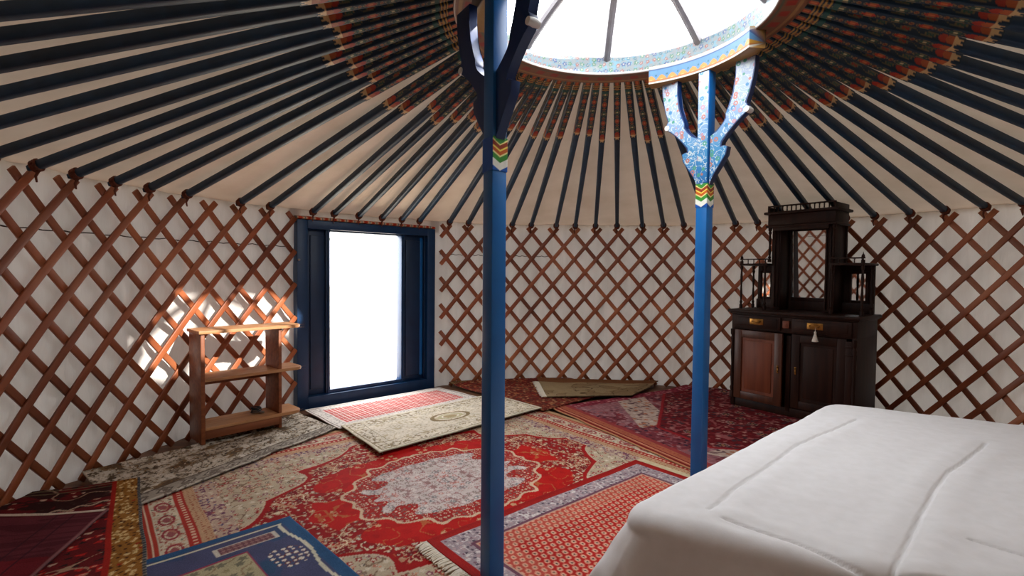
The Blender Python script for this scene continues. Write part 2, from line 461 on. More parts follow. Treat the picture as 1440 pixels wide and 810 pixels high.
def pole(th_in, pout, label, group):
    pin = Vector((CC.x + .745 * math.cos(th_in), CC.y + .745 * math.sin(th_in), 2.335))
    d = Vector(pout) - pin; ln = d.length; x = d.normalized(); y = Vector((0, 0, 1)).cross(x).normalized(); z = x.cross(y)
    M = Matrix(((x.x * ln / PL, y.x, z.x, pin.x), (x.y * ln / PL, y.y, z.y, pin.y), (x.z * ln / PL, y.z, z.z, pin.z), (0, 0, 0, 1)))
    o = proto_b if NP[0] == 0 else proto_b.copy()
    a = proto_a if NP[0] == 0 else proto_a.copy()
    t_ = proto_c if NP[0] == 0 else proto_c.copy()
    NP[0] += 1
    COL.objects.link(t_); t_.parent = o
    COL.objects.link(o); COL.objects.link(a); a.parent = o; o.matrix_world = M; a.scale = (rj.uniform(.90, 1.13), 1, 1)
    tag(o, label, 'roof pole', group)
    return o
G = 'blue roof poles with painted inner ends'
cnt = 0
for i in range(7, -25, -1):
    if i == 5: continue
    th = idx_to_th(i) + rj.uniform(-.009, .009)
    pole(th + rj.uniform(-.006, .006), (2.875 * math.cos(th), 2.875 * math.sin(th), 1.605),
         'navy roof pole, %s anticlockwise from the blue door on the shelf unit side' % ORD[cnt], G); cnt += 1
for k in range(0, 43):
    th = idx_to_th(14.5 + k) + rj.uniform(-.009, .009)
    pole(th + rj.uniform(-.006, .006), (2.875 * math.cos(th), 2.875 * math.sin(th), 1.605),
         'navy roof pole, %s clockwise from the blue door on the sideboard side' % ORD[k], G)
al = [.036, .213, .433, .655, .855, 1.044]
for q, s in enumerate(al):
    p = DA + DE * s
    i_in = 8.2 + (14.0 - 8.4) * q / 5
    pole(idx_to_th(i_in), (p.x, p.y, 1.60), 'thin blue roof pole resting on the door lintel, %s clockwise of the six' % ORD[q], G)

# ------------------------------------------------------------------ crown ring
def crown():
    root = empty('crown_ring', (CC.x, CC.y, 2.30))
    tag(root, 'round painted wooden crown ring with radial spokes at the top of the roof', 'roof ring')
    prof = []   # r, z, kind 0 inner 1 under 2 outer
    for z in np.linspace(.10, 0.0, 26): prof.append((.640, z, 0))
    for r_ in np.linspace(.645, .765, 24): prof.append((r_, -.004, 1))
    for z in np.linspace(0.0, .10, 6): prof.append((.77, z, 2))
    for r_ in np.linspace(.765, .645, 4): prof.append((r_, .102, 2))
    pr = np.array(prof); n = 900; th = np.linspace(0, 2 * PI, n, endpoint=False)
    TH = np.repeat(th, len(pr)); PR = np.tile(pr, (n, 1))
    V = np.stack([PR[:, 0] * np.cos(TH), PR[:, 0] * np.sin(TH), PR[:, 1]], 1)
    s = TH * .64; z = PR[:, 1]; kd = PR[:, 2]
    P = Pic(s.shape, (214, 222, 222))
    m0 = kd == 0
    P.put(m0, (150, 158, 160))
    f, c, rg, rid = flowers(s, z, .034, 5, .4, .44)
    P.put(m0 & vines(s, z, 38, 3, .06), (120, 170, 190))
    P.put(m0 & rg, (130, 156, 166))
    P.put(m0 & f & (rid < .3), (60, 120, 140)); P.put(m0 & f & (rid >= .3) & (rid < .55), (170, 90, 80)); P.put(m0 & f & (rid >= .55) & (rid < .8), (80, 140, 100)); P.put(m0 & f & (rid >= .8), (60, 90, 150))
    P.put(m0 & c, (200, 192, 180))
    P.put(m0 & (z < .010), (238, 236, 228)); P.put(m0 & (z > .093), (226, 214, 214))
    m1 = kd == 1
    P.put(m1, (128, 86, 62))
    rr = PR[:, 0]
    P.put(m1 & (np.abs(rr - .70) < .022) & (np.sin(TH * 46) > .1), (150, 50, 38)); P.put(m1 & (np.abs(rr - .74) < .008), (160, 120, 76)); P.put(m1 & (np.abs(rr - .665) < .006), (90, 96, 76))
    P.put(kd == 2, (130, 56, 36))
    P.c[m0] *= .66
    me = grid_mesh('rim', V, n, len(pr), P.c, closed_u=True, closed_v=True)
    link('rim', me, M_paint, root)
    # spokes rise in a shallow dome to the hub
    for k in range(8):
        a = math.radians(86 - 46 + 45.5 * k)
        if k == 1: a = math.radians(86)
        mb = MB(); pts = []
        for q in range(9):
            t = q / 8; r_ = .66 * (1 - t) + .09 * t
            pts.append((r_ * math.cos(a), r_ * math.sin(a), .085 + .26 * math.sin(t * PI / 2)))
        mb.tube(pts, [.024] * 9, 8)
        mb.build('spoke', M_spoke, root)
    mb = MB(); mb.lathe([(.05, .33), (.10, .335), (.105, .36), (.10, .385), (.04, .395)], n=28); mb.build('hub', M_spoke, root)
M_spoke = mat_plain('spoke_paint', L4(96, 94, 98), L4(112, 110, 114), .5, 12)
crown()

# ------------------------------------------------------------------ columns
def mat_floral_blue():
    """painted scrolls: light blue ground, white clouds and small coloured blooms"""
    m, t, N, Lk, b = nt('painted_scrolls')
    tc = N.new('ShaderNodeTexCoord')
    n1 = N.new('ShaderNodeTexNoise'); n1.inputs['Scale'].default_value = 26; n1.inputs['Detail'].default_value = 1.5; n1.inputs['Distortion'].default_value = 1.4
    Lk.new(tc.outputs['Object'], n1.inputs['Vector'])
    sx = N.new('ShaderNodeSeparateXYZ'); Lk.new(tc.outputs['Object'], sx.inputs[0])
    g = ramp(t, (lambda: (lambda mr: (Lk.new(sx.outputs['Z'], mr.inputs[0]), mr.outputs[0])[1])(_mr(N, 1.62, 2.18)))(), [(0, L4(20, 100, 160)), (.3, L4(60, 128, 170)), (.7, L4(136, 156, 184)), (1, L4(156, 168, 188))])
    r1 = ramp(t, n1.outputs['Fac'], [(.47, (0, 0, 0, 1)), (.49, (1, 1, 1, 1)), (.53, (1, 1, 1, 1)), (.55, (0, 0, 0, 1))])
    mx = N.new('ShaderNodeMix'); mx.data_type = 'RGBA'; Lk.new(r1.outputs[0], mx.inputs[0]); Lk.new(g.outputs[0], mx.inputs[6]); mx.inputs[7].default_value = L4(180, 190, 192)
    vo = N.new('ShaderNodeTexVoronoi'); vo.inputs['Scale'].default_value = 30; Lk.new(tc.outputs['Object'], vo.inputs['Vector'])
    r2_ = ramp(t, vo.outputs['Distance'], [(.12, (0, 0, 0, 1)), (.18, (1, 1, 1, 1)), (.36, (1, 1, 1, 1)), (.38, (0, 0, 0, 1))])
    hs = ramp(t, (lambda s_: (Lk.new(vo.outputs['Color'], s_.inputs[0]), s_.outputs[0])[1])(N.new('ShaderNodeSeparateColor')), [(0, L4(170, 110, 96)), (.25, L4(70, 140, 120)), (.5, L4(176, 184, 182)), (.62, L4(60, 120, 160)), (.85, L4(168, 128, 140))])
    hs.color_ramp.interpolation = 'CONSTANT'
    mx2 = N.new('ShaderNodeMix'); mx2.data_type = 'RGBA'; Lk.new(r2_.outputs[0], mx2.inputs[0]); Lk.new(mx.outputs[2], mx2.inputs[6]); Lk.new(hs.outputs[0], mx2.inputs[7])
    Lk.new(mx2.outputs[2], b.inputs['Base Color']); b.inputs['Roughness'].default_value = .4
    return m
def _mr(N, a, b_):
    mr = N.new('ShaderNodeMapRange'); mr.inputs[1].default_value = a; mr.inputs[2].default_value = b_; return mr
M_floral = mat_floral_blue()
M_brk = mat_plain('bracket_navy', L4(14, 44, 92), L4(18, 52, 104), .4, 8)
M_edge = mat_plain('edge_blue', L4(20, 92, 176), L4(30, 104, 190), .4, 8)

ARM_OUT = [(.032, 1.60), (.06, 1.65), (.095, 1.70), (.125, 1.745), (.132, 1.785), (.112, 1.795), (.095, 1.79), (.10, 1.815), (.135, 1.855), (.175, 1.895), (.205, 1.92), (.222, 1.93), (.235, 1.95), (.232, 1.975), (.222, 1.985), (.24, 2.03), (.255, 2.09), (.265, 2.15), (.268, 2.202)]
ARM_IN = [(.165, 2.202), (.165, 2.13), (.155, 2.05), (.135, 1.99), (.115, 1.955), (.118, 1.93), (.10, 1.905), (.07, 1.875), (.032, 1.855)]
def column(loc, rz, label, foot=None):
    root = empty('roof_column', loc, rz)
    if foot is not None:
        t = Vector((loc[0] - foot[0], loc[1] - foot[1], 2.17)).normalized(); q = Vector((0, 0, 1)).rotation_difference(t)
        root.rotation_euler = (q.to_matrix() @ Matrix.Rotation(rz, 3, 'Z')).to_euler(); root.location = foot
    tag(root, label, 'column', 'blue columns holding up the crown ring')
    w = .064
    mb = MB(); mb.box((0, 0, .75), (w, w, 1.50), bev=.005); mb.build('post', M_colblue, root)
    mb = MB(); mb.box((0, 0, 1.905), (w, w, .60), bev=.004); mb.build('neck', M_colblue, root)
    mb = MB(); mb.box((0, -w / 2 - .0008, 1.905), (w - .008, .0016, .58)); mb.build('painted_scrollwork', M_floral, root)
    # chevron band, dense sleeve
    n = 18; zz = np.linspace(1.485, 1.610, 60); V = []; Cc = []
    ww = w + .003; pts = []
    for a in range(4):
        cs = [(-1, -1), (1, -1), (1, 1), (-1, 1)]; p, q = cs[a], cs[(a + 1) % 4]
        for k in range(n): t = k / n; pts.append((p[0] + (q[0] - p[0]) * t, p[1] + (q[1] - p[1]) * t, abs(t - .5) * 2))
    Z, I = np.meshgrid(zz, np.arange(len(pts)), indexing='ij')
    pa = np.array(pts); V = np.stack([pa[I, 0] * ww / 2, pa[I, 1] * ww / 2, Z], -1).reshape(-1, 3)
    q = (Z + (1 - pa[I, 2]) * .020 - 1.485).ravel()
    P = Pic(q.shape, (12, 84, 170))
    for z0, z1, c in ((.02, .048, (232, 232, 220)), (.048, .07, (60, 140, 50)), (.07, .076, (236, 226, 150)), (.076, .090, (196, 92, 24)), (.090, .097, (240, 214, 90)), (.097, .114, (150, 56, 20)), (.114, .119, (240, 226, 140)), (.119, .14, (60, 140, 60)), (.14, .146, (210, 224, 240))):
        P.put((q >= z0) & (q < z1), c)
    P.put((q < .02) | (pa[I, 1].ravel() > .97), (12, 84, 170))
    me = grid_mesh('chevron_band', V, len(zz), len(pts), P.c, closed_v=True, sm=False); link('chevron_band', me, M_paint, root)
    # brackets
    for s in (-1, 1):
        out = [(s * x, z) for x, z in ARM_OUT] + [(s * x, z) for x, z in ARM_IN]
        if s < 0: out = out[::-1]
        mb = MB(); mb.prism(out, -.019, .019, 'xz', bev=.003); a = mb.build('bracket', M_brk, root)
        mb = MB()
        cx = s * .12; ins = []
        full = ARM_OUT + ARM_IN; k = len(full)
        for j in range(k):
            p0, p1, p2 = Vector(full[j - 1]), Vector(full[j]), Vector(full[(j + 1) % k])
            t = (p2 - p0).normalized(); nn = Vector((-t.y, t.x)); ins.append((s * (p1.x + nn.x * .005), p1.y + nn.y * .005))
        for yy in (-.0205,):
            vs = [mb.bm.verts.new((x, yy, z)) for x, z in ins]; vs2 = [mb.bm.verts.new((x, yy + .001, z)) for x, z in ins]
            mb.bm.faces.new(vs); mb.bm.faces.new(vs2)
            for j in range(k): mb.bm.faces.new((vs[j], vs[(j + 1) % k], vs2[(j + 1) % k], vs2[j]))
        mb.build('painted_scrollwork', M_floral, a, sm=False)
        mb = MB(); mb.lathe([(.002, -.026), (.014, -.024), (.017, 0), (.014, .024), (.002, .026)], n=16, M=Matrix.Translation((s * .228, 0, 1.95)) @ Matrix.Rotation(PI / 2, 4, 'X')); mb.build('boss', M_white, a)
    # curved header under the ring
    rc, half = .65, math.radians(29); cx, cy = CC.x - loc[0], CC.y - loc[1]
    ci, si = math.cos(-rz), math.sin(-rz); lx, ly = cx * ci - cy * si, cx * si + cy * ci
    aloc = math.atan2(-ly, -lx)
    prof = []
    for z in np.linspace(2.292, 2.20, 30): prof.append((.612, z, 0))
    for r_ in np.linspace(.615, .69, 5): prof.append((r_, 2.198, 1))
    for z in np.linspace(2.20, 2.292, 5): prof.append((.695, z, 2))
    for r_ in np.linspace(.69, .615, 4): prof.append((r_, 2.296, 1))
    pr = np.array(prof); n = 200; th = np.linspace(aloc - half, aloc + half, n)
    TH = np.repeat(th, len(pr)); PR = np.tile(pr, (n, 1))
    V = np.stack([lx + PR[:, 0] * np.cos(TH), ly + PR[:, 0] * np.sin(TH), PR[:, 1]], 1)
    s_ = TH * .62; z = PR[:, 1]; P = Pic(s_.shape, (120, 170, 205)); h = z - 2.2
    m0 = PR[:, 2] == 0
    P.put(m0, (84, 140, 184)); P.put(m0 & (h > .076), (190, 190, 186)); P.put(m0 & (np.abs(h - .074) < .004), (30, 80, 140))
    sc = np.abs(np.sin(s_ * 52))
    P.put(m0 & (h < .016 + .026 * sc), (208, 150, 52)); P.put(m0 & (h < .008 + .012 * sc), (236, 196, 110)); P.put(m0 & (np.abs(h - .012) < .004), (186, 110, 40))
    P.put(m0 & (h > .036) & (h < .046) & (sc < .25), (30, 110, 130)); P.put(m0 & (h < .007), (238, 232, 214))
    P.put(PR[:, 2] == 1, (150, 110, 56)); P.put(PR[:, 2] == 2, (60, 40, 30))
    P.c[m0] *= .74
    me = grid_mesh('header', V, n, len(pr), P.c, closed_v=True)
    bm_ = bmesh.new(); bm_.from_mesh(me); bm_.verts.ensure_lookup_table(); k = len(pr); N_ = len(bm_.verts)
    bm_.faces.new([bm_.verts[q] for q in range(k)]); bm_.faces.new([bm_.verts[N_ - k + q] for q in range(k)])
    bmesh.ops.recalc_face_normals(bm_, faces=bm_.faces); bm_.to_mesh(me); bm_.free(); smooth(me, math.radians(40))
    link('header', me, M_paint, root)
M_white = mat_plain('white_paint', L4(232, 232, 228), L4(240, 240, 236), .4, 8)
# local -y faces the crown centre
def face_rz(p):
    d = Vector((CC.x - p[0], CC.y - p[1])); return math.atan2(d.y, d.x) + PI / 2
pR = (.432, .374, .013); pL = (-.665, -.405, .030)
column(pR, face_rz(pR) + .06, 'bright blue column standing beside the bed, white floral brackets under the crown')
column(pL, face_rz(pL) + .0, 'dark blue column standing nearest, in the middle of the red rugs', foot=(-.655, -.545, .030))

# ------------------------------------------------------------------ door
def door():
    rz = math.atan2(DE.y, DE.x)
    root = empty('door_1', (DA.x, DA.y, 0), rz); tag(root, kind='structure')
    x0, x1, H = -.08, 1.225, 1.55
    mb = MB()  # outer frame; local y+ points outward
    for a, b in ((x0, x0 + .085), (x1 - .085, x1)): mb.box(((a + b) / 2, .05, H / 2), (b - a, .14, H), bev=.004)
    mb.box(((x0 + x1) / 2, .05, H - .035), (x1 - x0 - .17, .14, .07), bev=.004)
    mb.box(((x0 + x1) / 2, .05, .05), (x1 - x0 - .17, .14, .10), bev=.004)
    mb.build('frame', M_door, root)
    for a, b, nm in ((x0 + .085, .185, 0), (.895, x1 - .085, 1)):   # fixed side panels
        mb = MB(); c = (a + b) / 2; w = b - a
        mb.box((c, .055, (.10 + H - .07) / 2), (w, .03, H - .17), bev=.002)
        mb.box((c, .035, (.10 + H - .07) / 2), (w - .07, .02, H - .27), bev=.006)
        for s in (-1, 1): mb.box((c + s * (w / 2 - .012), .03, (.10 + H - .07) / 2), (.014, .03, H - .175), bev=.003)
        mb.build('side_panel', M_doord, root)
    mb = MB()  # stop round the opening
    for x in (.192, .888): mb.box((x, .06, .80), (.022, .09, 1.36), bev=.003)
    mb.box((.54, .06, 1.478), (.68, .09, .022), bev=.003); mb.box((.54, .06, .115), (.72, .10, .03), bev=.003)
    mb.build('door_stop', M_door, root)
    mb = MB(); mb.box((1.10, .018, .80), (.006, .006, 1.3)); mb.box((1.09, .026, .80), (.02, .01, 1.32), bev=.002); mb.build('moulding', M_colblue, root)
    mb = MB(); mb.lathe([(.008, 0), (.009, .012), (.004, .018)], n=12, M=Matrix.Translation((x0 + .012, -.022, 1.224)) @ Matrix.Rotation(PI / 2, 4, 'X')); mb.build('latch', M_chrome, root)
    # decorated strip of felt over the lintel
    n = 160; xs = np.linspace(x0, x1, n); V = []; U = []
    for x in xs:
        for k, (yy, zz) in enumerate(((-.022, 1.556), (-.022, 1.574 + .003 * math.sin(x * 40)), (.09, 1.59), (.09, 1.556))):
            V.append((x, yy, zz)); U.append((x, k))
    U = np.array(U); P = Pic(U[:, 0].shape, (206, 150, 110))
    q = np.sin(U[:, 0] * 90); P.put(q > .3, (176, 60, 40)); P.put(q < -.5, (214, 190, 160)); P.put((q < -.9), (70, 90, 110))
    link('felt_strip', grid_mesh('felt_strip', np.array(V), n, 4, P.c, closed_v=True, sm=False), M_rug, root)
door()

# ------------------------------------------------------------------ rugs
def in_grid(p0, p1, p2, p3, res):
    p = [np.array(q, float) for q in (p0, p1, p2, p3)]
    lx = max(np.linalg.norm(p[1] - p[0]), np.linalg.norm(p[2] - p[3])); ly = max(np.linalg.norm(p[3] - p[0]), np.linalg.norm(p[2] - p[1]))
    return p, lx, ly, int(lx / res) + 1, int(ly / res) + 1
def rug(label, p0, p1, p2, p3, paint, z, res=.006, th=.009, wob=.006, wave=.004, seed=1, group='overlapping carpets on the floor', rise=0.0, lift=None, name='rug'):
    p, lx, ly, nu, nv = in_grid(p0, p1, p2, p3, res)
    u = np.linspace(0, 1, nu); v = np.linspace(0, 1, nv); U, Vv = np.meshgrid(u, v, indexing='ij')
    B = (lambda a, b, c, d: (a[None, None] * ((1 - U) * (1 - Vv))[..., None] + b[None, None] * (U * (1 - Vv))[..., None] + c[None, None] * (U * Vv)[..., None] + d[None, None] * ((1 - U) * Vv)[..., None]))(*p)
    X = U * lx; Y = Vv * ly
    B[..., 0] += wob * 2 * (vn(X * 5, Y * 5, seed) - .5); B[..., 1] += wob * 2 * (vn(X * 5, Y * 5, seed + 7) - .5)
    d = np.minimum(np.minimum(X, lx - X), np.minimum(Y, ly - Y))
    Z = z + th + wave * (vn(X * 3.2, Y * 3.2, seed + 2) - .3) + .004 * np.exp(-(d / .02) ** 2) * vn(X * 7, Y * 7, seed + 4)
    if lift is not None: Z = Z + lift(X, Y, lx, ly)
    rad = np.hypot(B[..., 0], B[..., 1])
    if rise: Z = Z + rise * np.clip((rad - 2.60) / .24, 0, 1) ** 1.5
    C = np.clip(paint(X, Y, lx, ly), 0, 255)
    keep = rad < 2.875
    V = np.concatenate([B, Z[..., None]], -1).reshape(-1, 3)
    I, J = np.meshgrid(np.arange(nu - 1), np.arange(nv - 1), indexing='ij')
    ok = keep[:-1, :-1] & keep[1:, :-1] & keep[1:, 1:] & keep[:-1, 1:]
    I = I[ok]; J = J[ok]
    F = np.stack([I * nv + J, (I + 1) * nv + J, (I + 1) * nv + J + 1, I * nv + J + 1], 1)
    # skirt along the four edges
    edge = [(i, 0) for i in range(nu)] + [(nu - 1, j) for j in range(1, nv)] + [(i, nv - 1) for i in range(nu - 2, -1, -1)] + [(0, j) for j in range(nv - 2, 0, -1)]
    e = np.array(edge); ids = e[:, 0] * nv + e[:, 1]; base = len(V); cen = V.mean(0)
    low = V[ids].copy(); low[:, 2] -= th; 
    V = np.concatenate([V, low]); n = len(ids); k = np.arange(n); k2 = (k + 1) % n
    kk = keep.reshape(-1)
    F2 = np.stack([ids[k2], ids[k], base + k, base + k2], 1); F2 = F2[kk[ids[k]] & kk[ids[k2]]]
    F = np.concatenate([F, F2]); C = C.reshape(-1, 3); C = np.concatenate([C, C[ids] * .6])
    used = np.unique(F); mp = -np.ones(len(V), int); mp[used] = np.arange(len(used))
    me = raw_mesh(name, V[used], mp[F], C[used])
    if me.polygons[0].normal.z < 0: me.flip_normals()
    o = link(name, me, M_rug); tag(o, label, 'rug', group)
    return o
def fringe(parent, a, b, out, z, ln=.05, n=120, seed=3):
    rr = random.Random(seed); mb = MB(); a = Vector(a); b = Vector(b); out = Vector(out).normalized()
    d = (b - a) / n; 
    for k in range(n):
        p = a + d * (k + .5); l = ln * rr.uniform(.75, 1.1); sw = rr.uniform(-.25, .25)
        q = p + (out + (b - a).normalized() * sw) * l
        mb.tube([(p.x - out.x * .01, p.y - out.y * .01, z + .007), ((p.x + q.x) / 2, (p.y + q.y) / 2, z + .008), (q.x, q.y, z + .004)], [.0035, .004, .003], 5)
    return mb.build('fringe', M_fringe, parent)

def vec(a): return np.array(a, float)
e1 = vec((.770, .638)); e2 = vec((-.638, .770))
def P2(s, t): return tuple(e1 * s + e2 * t)

def paint_A(X, Y, lx, ly):
    x = X - lx / 2; y = Y - ly / 2; ax = np.abs(x); ay = np.abs(y); d = np.minimum(lx / 2 - ax, ly / 2 - ay)
    P = Pic(x.shape, (196, 170, 142)); T = np.ones(x.shape, bool)
    al = np.where(lx / 2 - ax < ly / 2 - ay, ay, ax)
    # field: ivory corner ground
    fld = d > .37
    wx = x + .05 * (vn(ax * 7, ay * 7, 41) - .5); ang = np.arctan2(ay / .8, ax)
    P.put(fld, (186, 168, 142))
    floral(P, fld, ax, ay, .042, 11, [(160, 60, 54), (112, 100, 90), (176, 110, 90), (206, 194, 172), (140, 84, 96), (150, 44, 44)], (132, 108, 88), 20, .44, (216, 200, 178))
    floral(P, fld, ax + 3.3, ay, .085, 13, [(150, 60, 52), (186, 176, 156), (150, 128, 112)], None, None, .22, (206, 150, 120))
    sc = .09 * np.abs(np.sin(ang * 7)) + .16 * (vn(ax * 6, ay * 6, 4) - .5)
    g = (ax / 1.10) ** 1.25 + (ay / .88) ** 1.25 + sc
    P.put(fld & (g < 1.085), (196, 172, 146)); P.put(fld & (g < 1.07), (156, 26, 26))
    inner = fld & (g < 1.03)
    P.put(inner, (146, 28, 28))
    floral(P, inner, ax, ay, .040, 21, [(186, 150, 122), (120, 100, 92), (196, 182, 160), (176, 84, 56), (120, 26, 28), (160, 130, 110)], (180, 130, 100), 16, .42, (206, 186, 162))
    f, c, rg, rid = flowers(ax, ay, .15, 31, .5, .34, 8)
    P.put(inner & f, (120, 26, 30)); P.put(inner & rg & (rid > .2), (190, 156, 126))
    floral(P, inner & f, ax, ay, .020, 24, [(196, 166, 134), (120, 96, 88), (170, 120, 94), (176, 40, 34)], None, None, .42)
    P.put(inner & (np.abs(fbm(ax * 8, ay * 8, 91, 2) - .5) < .013), (220, 198, 166))
    P.put(inner & (np.abs(fbm(ax * 8, ay * 8, 97, 2) - .46) < .008), (204, 176, 140))
    me_ = np.hypot(ax / .53, ay / .43) + .045 * np.sin(np.arctan2(ay / .41, ax / .53) * 16) + .10 * (vn(ax * 14, ay * 14, 19) - .5)
    clear = fld & (g < 1.0) & (me_ < 1.55) & (vn(ax * 6 + 3, ay * 7, 9) + 1.7 * (1.24 - me_) > .45)
    P.put(clear, (180, 28, 24))
    P.mix(clear & (vn(ax * 26, ay * 26, 66) > .6), (160, 24, 22), .6)
    f, c, rg, rid = flowers(ax, ay, .06, 61, .7, .30)
    P.put(clear & f & (rid > .66), (196, 150, 112)); P.put(clear & vines(ax, ay, 12, 77, .014), (176, 92, 54))
    m1 = me_ < 1.0; P.put(m1, (160, 40, 36))
    floral(P, m1, ax, ay, .024, 51, [(214, 190, 166), (200, 176, 150), (120, 96, 90), (196, 160, 138)], None, None, .46, (150, 70, 60))
    P.put((np.abs(me_ - 1.0) < .018), (206, 176, 146))
    m2 = np.hypot(ax / .42, ay / .31) + .05 * np.sin(np.arctan2(ay / .30, ax / .41) * 12) + .35 * (vn(ax * 10, ay * 10, 2) - .5) < 1
    P.put(m2, (200, 186, 180))
    floral(P, m2, ax, ay, .038, 71, [(164, 116, 116), (186, 156, 150), (140, 124, 116), (186, 116, 104), (212, 200, 194), (130, 130, 130)], (150, 116, 112), 22, .46, (212, 200, 192), (176, 150, 146))
    # borders
    bd = d <= .37
    P.put(bd & (d > .235), (186, 160, 140))
    floral(P, bd & (d > .25), al, d, .03, 81, [(116, 62, 84), (96, 84, 116), (160, 84, 76), (206, 190, 166), (110, 70, 90)], (120, 70, 92), 26, .42)
    P.put(bd & (d <= .285) & (d > .215), (190, 152, 118)); f, c, rg, rid = flowers(al, d, .022, 90, .3, .35); P.put(bd & (d <= .28) & (d > .235) & f, (160, 96, 72))
    P.put(bd & (d <= .235) & (d > .19), (168, 52, 44)); P.put(bd & (d <= .222) & (d > .203) & (np.sin(al * 220) > 0), (214, 178, 150))
    P.put(bd & (d <= .19) & (d > .085), (204, 190, 166))
    floral(P, bd & (d <= .185) & (d > .09), al, d, .026, 95, [(150, 66, 60), (170, 130, 104), (110, 110, 92), (196, 160, 134)], (176, 110, 92), 24, .38)
    q = np.hypot((np.mod(al, .16) - .08) / .05, (d - .137) / .028); P.put(bd & (np.abs(q - 1) < .16), (150, 60, 66)); P.put(bd & (q < .55), (150, 84, 84))
    P.put(bd & (d <= .085) & (d > .05), (172, 60, 46)); P.put(bd & (np.abs(d - .067) < .005), (226, 200, 170))
    P.put(bd & (d <= .05), (186, 150, 112)); P.put(bd & (np.abs(d - .04) < .003), (130, 60, 50))
    return P.c
A0, A1, A2, A3 = P2(-1.85, -.32), P2(.90, -.32), P2(.90, 2.08), P2(-1.85, 2.08)
rug('large red floral carpet with a pale oval medallion, under both blue and cream rugs', A0, A1, A2, A3, paint_A, .001, .0056, .010, .006, .003, 1)

def paint_B(X, Y, lx, ly):
    P = Pic(X.shape, (146, 132, 112)); T = np.ones(X.shape, bool)
    w = fbm(X * 4, Y * 9, 4); w2 = fbm(X * 22, Y * 34, 9, 4)
    P.mix(w > .50, (186, 174, 156), .9); P.mix(w < .45, (120, 92, 60), .9); P.mix(w < .37, (92, 68, 46), .9)
    P.mix(w2 > .60, (204, 194, 178), .6); P.mix(w2 < .38, (84, 68, 54), .6)
    floral(P, T, X, Y, .03, 8, [(96, 80, 64), (186, 172, 150), (130, 100, 66), (70, 58, 48)], (92, 76, 58), 22, .34)
    P.mix(w2 > .64, (210, 200, 186), .6)
    b = Y < .10; P.put(b, (156, 146, 132)); q = np.abs(np.mod(X, .13) - .065) / .05 + np.abs(Y - .052) / .036
    P.put(b & (q < 1), (96, 86, 76)); P.put(b & (q < .7), (170, 160, 146)); P.put(b & (q < .35), (92, 80, 70))
    P.put((Y < .015), (196, 186, 170)); P.mix(b & (fbm(X * 40, Y * 40, 3) > .56), (112, 100, 90), .8); P.mix(np.abs(Y - .105) < .005, (80, 66, 56), .8)
    return P.c
rug('faded grey and brown runner under the pine shelf unit', (-2.36, -.03), (-1.83, 1.20), (-2.22, 1.52), (-2.84, .27), paint_B, .018, .006, .008, .014, .010, 5, rise=.05)

def paint_C(X, Y, lx, ly):
    # X runs along the gold edge, Y away from it
    P = Pic(X.shape, (98, 24, 26))
    f, c, rg, rid = flowers(X * 1.6, Y * .8, .05, 5, .8, .44, 3); far = X < .26
    P.put(f & (rid > .55) & ~far, (176, 34, 30)); P.put(f & (rid < .25), (36, 24, 24)); P.put(f & (rid > .25) & (rid < .40), (190, 156, 134)); P.put(c & (rid > .8), (190, 150, 124))
    P.mix(far & (fbm(X * 20, Y * 8, 12) > .46), (40, 24, 22), .8)
    P.put(np.abs(fbm(X * 9, Y * 4, 14, 2) - .5) < .012, (164, 130, 106))
    for x0 in (.018, .05): P.put(np.abs(X - x0) < .004, (112, 94, 66))
    P.put((np.abs(X - .25 - .012 * np.sin(Y * 60)) < .008) & (Y > .15), (176, 150, 128))
    b = Y < .125; P.put(b, (146, 98, 40)); f, c, rg, rid = flowers(X, Y, .027, 8, .8, .48, 4)
    P.put(b & f & (rid > .55), (214, 184, 128)); P.put(b & f & (rid < .40), (74, 40, 20)); P.put(b & f & (rid > .45) & (rid < .5), (150, 40, 24))
    P.put((Y > .125) & (Y < .145), (156, 34, 24)); P.put(Y < .018, (58, 62, 66)); P.put((Y < .018) & (np.sin(X * 300) > .4), (120, 112, 104))
    return P.c
ec = vec((.610, -.792)); ep = vec((-.792, -.610)); c0 = vec((-2.545, .285))
rug('dark maroon carpet with a gold speckled border, against the lattice', tuple(c0), tuple(c0 + ec * 1.7), tuple(c0 + ec * 1.7 + ep * 1.2), tuple(c0 + ep * .9), paint_C, .030, .006, .009, .004, .004, 9, rise=.03)

def paint_D(X, Y, lx, ly):
    P = Pic(X.shape, (96, 40, 48)); w = vn(X * 6, Y * 60, 2); P.mix(w > .5, (74, 26, 34), .7); P.mix(vn(X * 4, Y * 4, 5) > .6, (120, 22, 30), .6)
    d = np.minimum(X, Y); P.put(np.abs(X - .12) < .006, (58, 24, 34)); P.put(np.abs(X - .19) < .004, (62, 28, 36))
    P.put((Y < .016), (206, 190, 172)); P.put((Y > .016) & (Y < .024), (90, 30, 28)); P.put(X < .01, (130, 84, 84))
    return P.c
dD = rug('small plum coloured flat woven rug with a white corded edge, on the maroon carpet', (-2.405, -.095), (-2.86, -.20), (-2.62, -1.15), (-2.17, -.95), lambda X, Y, lx, ly: paint_D(X, Y, lx, ly), .044, .007, .008, .006, .006, 12, rise=.02)

